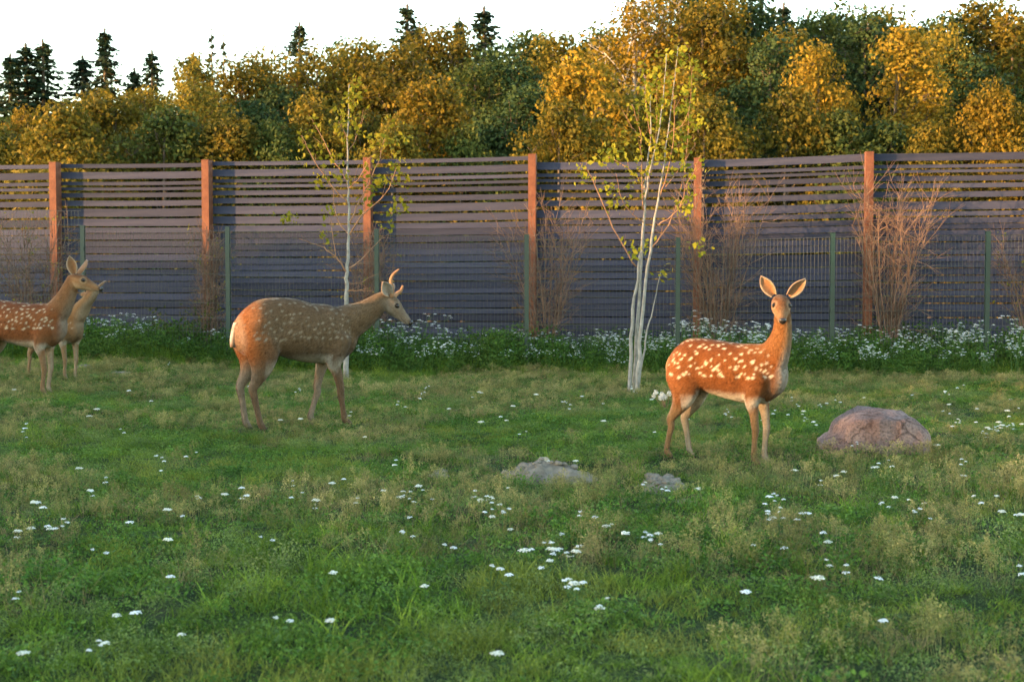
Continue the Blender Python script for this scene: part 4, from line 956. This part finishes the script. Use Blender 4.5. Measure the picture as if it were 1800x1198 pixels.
        EV.append(np.array(top + bot)); EC.append(np.array(ct + cb)); n0 += 2 * m_
    for sy, ed, en, ln in ears:                      # direction and opening direction in (forward, left, up) of the head
        b0 = base + (hd * .012 + hs * sy * .046 + hu * .032) * head_s
        e = unit(hd * ed[0] + hs * ed[1] + hu * ed[2]); on = hd * en[0] + hs * en[1] + hu * en[2]; on = unit(on - e * on.dot(e)); ac = np.cross(e, on)
        def ear(t, c, e=e, on=on, ac=ac, b0=b0, ln=ln):
            w_ = .043 * head_s * (max(0, math.sin(math.pi * min(1, .16 + .84 * t) ** 1.15)) ** .8 * .95 + .02); cup = .030 * head_s * (1 - .55 * t)
            p = b0 + e * ln * head_s * t + ac * w_ * c + on * cup * (c * c - .6) - on * .012 * t * t
            nr = unit(on - ac * c * .9); return p, nr
        shell(11, 9, ear, .007 * head_s, pal['ear_in'], pal['ear_out'], pal['ear_rim'])
    tl = .10 + tail
    def tailf(t, c):
        w_ = .030 * (1 - .5 * t ** 2) * (1 if t < .95 else .5); p = np.array([-.515 - .030 * math.sin(t * 1.8), c * w_, .765 - tl * t - .0]) + np.array([.012, 0, 0]) * c * c
        return p, unit(np.array([-1, .3 * c, .15]))
    shell(8, 5, tailf, .022, pal['tail'], pal['tail'], pal['rump'])
    V2 = np.concatenate(EV); C2 = np.clip(np.concatenate(EC), .004, .95)
    V2s = V2 * np.array([s, s * squash, s])
    m = mesh('body', V2s, EF, [coatm], True)
    ca = m.color_attributes.new('coat', 'FLOAT_COLOR', 'POINT'); ca.data.foreach_set('color', np.concatenate([C2, np.ones((len(C2), 1))], 1).ravel())
    root = empty('deer', tuple(org), yr); tag(root, label, 'deer')
    body = obj('body', m, root)
    sc3 = np.array([s, s * squash, s])
    for sy in (-1, 1):
        mm = MB(); v_, f_ = icos(2); c = (base + (hd * .105 + hs * sy * .0525 + hu * .011) * head_s) * sc3; mm.add(v_ * .0118 * head_s * s + c, f_); obj('eye', mm.me('eye', [eyem], True), root)
    mm = MB(); v_, f_ = icos(3); q = v_ * np.array([.012, .0185, .0175]) * nose
    q[:, 1] *= 1 + .25 * v_[:, 2]
    for sg in (-1, 1):                                  # nostrils
        d_ = np.hypot(v_[:, 1] - .55 * sg, v_[:, 2] + .05); q[:, 0] -= .006 * np.exp(-(d_ / .22) ** 2) * (v_[:, 0] > 0)
    Mh = np.stack([hd, hs, hu], 0); c = base + (hd * .254 - hu * .014) * head_s
    mm.add(((q * head_s) @ Mh + c) * sc3, f_); obj('nose', mm.me('nose', [nosem], True), root)
    for pts, rad in antlers:
        A = smooth_path([(base + (hd * a + hs * b_ + hu * c_) * head_s) * sc3 for a, b_, c_ in pts], 5); rr = np.interp(np.linspace(0, 1, len(A)), np.linspace(0, 1, len(rad)), rad)
        mm = MB(); mm.tube(A, rr * s, 8); obj('antler', mm.me('antler', [antm], True), root)
    # ---- short fur
    Fq = np.array([q for q in F if len(q) == 4]); A_ = V[Fq[:, 0]]; ar = np.linalg.norm(np.cross(V[Fq[:, 1]] - A_, V[Fq[:, 3]] - A_), axis=1)
    pick = g.choice(len(Fq), nfur, p=ar / ar.sum()); u, v_ = g.random((2, nfur)); q = Fq[pick]
    bil = lambda D: (D[q[:, 0]] * ((1 - u) * (1 - v_))[:, None] + D[q[:, 1]] * (u * (1 - v_))[:, None] + D[q[:, 2]] * (u * v_)[:, None] + D[q[:, 3]] * ((1 - u) * v_)[:, None])
    P0, N0, C0 = bil(V), unit(bil(Nn)), bil(C)
    flow = np.tile(np.array([-.75, 0, -.55]), (nfur, 1)); lg = (P0[:, 2] < .48)[:, None]; flow = np.where(lg, np.array([-.15, 0, -1.]), flow)
    nkm = (((P0 - nb) @ ax / ax.dot(ax)) > .25)[:, None] & (np.linalg.norm(P0 - base, axis=1)[:, None] < .8) & (P0[:, 2:3] > .72) & (P0[:, 0:1] > .25); flow = np.where(nkm, -unit(ax) + np.array([0, 0, -.2]), flow)
    hm = (((P0 - base) @ hd) > .0)[:, None] & (np.hypot((P0 - base) @ hs, (P0 - base) @ hu)[:, None] < .085 * head_s); flow = np.where(hm, -hd, flow)
    flow = flow + g.normal(0, .22, (nfur, 3)); flow = unit(flow - N0 * np.sum(flow * N0, 1)[:, None])
    ln = (.019 * (.5 + .8 * g.random(nfur)))[:, None] * np.where(hm, .5, 1) * np.where(lg, .6, 1)
    sd2 = np.cross(N0, flow) * .0017
    V3 = np.stack([P0 - sd2, P0 + sd2, P0 + flow * ln + N0 * ln * .26], 1).reshape(-1, 3) * sc3
    fm = mesh('fur', V3, np.arange(3 * nfur).reshape(-1, 3), [furm])
    C3 = np.repeat(C0 * (.65 + .65 * g.random((nfur, 1))), 3, 0)
    ca = fm.color_attributes.new('coat', 'FLOAT_COLOR', 'POINT'); ca.data.foreach_set('color', np.concatenate([np.clip(C3, .004, .95), np.ones((3 * nfur, 1))], 1).ravel())
    na = fm.attributes.new('nrm', 'FLOAT_VECTOR', 'POINT'); na.data.foreach_set('vector', np.repeat(unit(N0 + flow * .25 + g.normal(0, .30, N0.shape)), 3, 0).ravel().astype(np.float32))
    tag(obj('fur', fm, root), kind='stuff')
    return root

ORANGE = dict(flank=(.165, .055, .014), back=(.135, .042, .012), lower=(.19, .076, .027), belly=(.50, .45, .38), dorsal=(.12, .05, .025), leg=(.19, .112, .054), inner=(.32, .255, .18), rump_rim=(.25, .09, .028), rump=(.30, .15, .07), neck=(.24, .100, .033), throat=(.28, .17, .09), chest=(.32, .28, .24),
              face=(.25, .13, .055), forehead=(.14, .058, .022), cheek=(.36, .26, .16), spot=(.46, .37, .26), ear_in=(.25, .125, .060), ear_out=(.22, .12, .065), ear_rim=(.36, .28, .20), tail=(.40, .2, .1))
RED = dict(ORANGE, flank=(.20, .072, .026), back=(.155, .052, .020), lower=(.215, .10, .045), neck=(.22, .108, .050), face=(.23, .12, .055), throat=(.25, .175, .12), chest=(.24, .19, .15), leg=(.20, .122, .065))
TAN = dict(ORANGE, flank=(.235, .122, .050), back=(.20, .094, .038), lower=(.25, .155, .080), neck=(.25, .142, .066), throat=(.30, .24, .17), chest=(.27, .19, .12), leg=(.24, .155, .085), inner=(.30, .24, .17))
GREY = dict(flank=(.125, .078, .044), back=(.115, .067, .036), lower=(.112, .075, .048), belly=(.34, .30, .25), dorsal=(.10, .06, .035), leg=(.120, .074, .044), inner=(.20, .155, .115), rump_rim=(.22, .078, .024), rump=(.26, .15, .09), neck=(.125, .078, .043), throat=(.15, .112, .080), chest=(.135, .10, .07),
            face=(.155, .114, .080), forehead=(.135, .085, .048), cheek=(.23, .19, .15), spot=(.25, .20, .145), ear_in=(.22, .18, .145), ear_out=(.15, .10, .068), ear_rim=(.26, .22, .18), tail=(.34, .29, .235))

for P_ in (ORANGE, RED, TAN, GREY):
    for k_ in P_: P_[k_] = tuple(c * (.95 if P_ is GREY else .70 if P_ is ORANGE and k_ in ('flank', 'back', 'lower', 'neck', 'face', 'rump_rim') else .86) for c in P_[k_])

deer('orange white-spotted doe with spread ears standing beside the pinkish boulder', 1290, 815, -33, 1.0, ORANGE,
     [(.21, 0, .69, .112, .15, .16), (.300, 0, .81, .088, .112, .130), (.358, 0, .95, .066, .076, .088), (.366, 0, 1.08, .057, .058, .064), (.358, .0, 1.16, .053, .052, .056), (.350, 0, 1.208, .050, .046, .048)],
     (-.10, -.86, -.50), (0, -.4, .9),
     [front_leg(-1, hoof=(.205, 0)), front_leg(1, knee=(.215, .27), hoof=(.215, 0)), hind_leg(-1, hock=(-.475, .30), hoof=(-.485, 0)), hind_leg(1, hock=(-.44, .30), hoof=(-.385, 0))],
     [(1, (-.10, .66, .74), (.9, .15, .1), .155), (-1, (-.10, -.60, .80), (.9, -.1, .1), .155)], 301, head_s=1.10)

def stag_torso(q):
    x_, y_, z_, w_, u, d = q
    u = u + .034 * math.exp(-((x_ + .14) / .17) ** 2) - (.02 if x_ > .2 else 0); d = d - (.012 if -.35 < x_ < .3 else 0)
    return (x_, y_, z_, w_ * 1.02, u, d)
deer('greyish brown spotted deer with short forked antlers standing in front of the single-stemmed young tree', 537, 754, 32, 1.26, GREY,
     [(.22, 0, .72, .125, .13, .15), (.33, 0, .765, .105, .115, .150), (.43, 0, .805, .088, .092, .125), (.52, 0, .855, .074, .076, .098), (.59, .0, .905, .064, .060, .078), (.635, -.005, .935, .056, .042, .058)],
     (.73, .05, -.70), (.5, 0, .85),
     [front_leg(-1, knee=(.235, .265), hoof=(.285, 0)), front_leg(1, knee=(.13, .27), hoof=(.075, 0)), hind_leg(-1, hock=(-.425, .30), hoof=(-.36, 0)), hind_leg(1, hock=(-.455, .31), hoof=(-.40, 0))],
     [(-1, (-.75, -.60, .30), (.45, -.9, .2), .115), (1, (-.2, .8, .35), (.5, .2, .2), .13)], 302,
     antlers=[([(.035, -.028, .03), (-.005, -.036, .075), (-.050, -.044, .110), (-.065, -.048, .155), (-.060, -.046, .205)], [.019, .015, .013, .011, .006]), ([(.045, .028, .03), (.045, .050, .07), (.050, .066, .100), (.035, .072, .135)], [.018, .015, .013, .007])], tail=.07, torso_f=stag_torso, spotk=.8, head_s=1.05, spotr=.92, spott=.2)

deer('brown white-spotted doe sniffing the head of the tan doe behind it', 48, 695, -8, 1.10, RED,
     [(.24, 0, .73, .120, .125, .13), (.335, 0, .84, .098, .105, .125), (.405, 0, .955, .078, .080, .098), (.455, 0, 1.06, .066, .064, .075), (.482, 0, 1.13, .056, .048, .055)],
     (.95, -.05, -.36), (.3, 0, .95),
     [front_leg(-1, knee=(.215, .27), hoof=(.205, 0)), front_leg(1, knee=(.20, .27), hoof=(.185, 0)), hind_leg(-1), hind_leg(1, hoof=(-.38, 0))],
     [(-1, (-.45, -.35, .85), (.1, -1, .1), .155), (1, (.1, .55, .8), (.6, .6, .0), .15)], 303, head_s=1.14)
deer('tan lightly spotted doe with head turned away behind the muzzle of the brown doe', 105, 668, -33, .98, TAN,
     [(.24, 0, .72, .120, .13, .13), (.33, .02, .83, .098, .11, .125), (.42, .05, .94, .078, .085, .095), (.49, .08, 1.03, .066, .068, .072), (.53, .11, 1.10, .054, .050, .05)],
     (-.80, .55, -.12), (0, 0, 1),
     [front_leg(-1), front_leg(1, knee=(.205, .27), hoof=(.20, 0)), hind_leg(-1, hoof=(-.46, 0)), hind_leg(1, hoof=(-.40, 0))],
     [(1, (.1, .8, .5), (.8, .1, .1), .15), (-1, (-.15, -.75, .62), (.3, .2, .9), .15)], 304, spotk=.7)
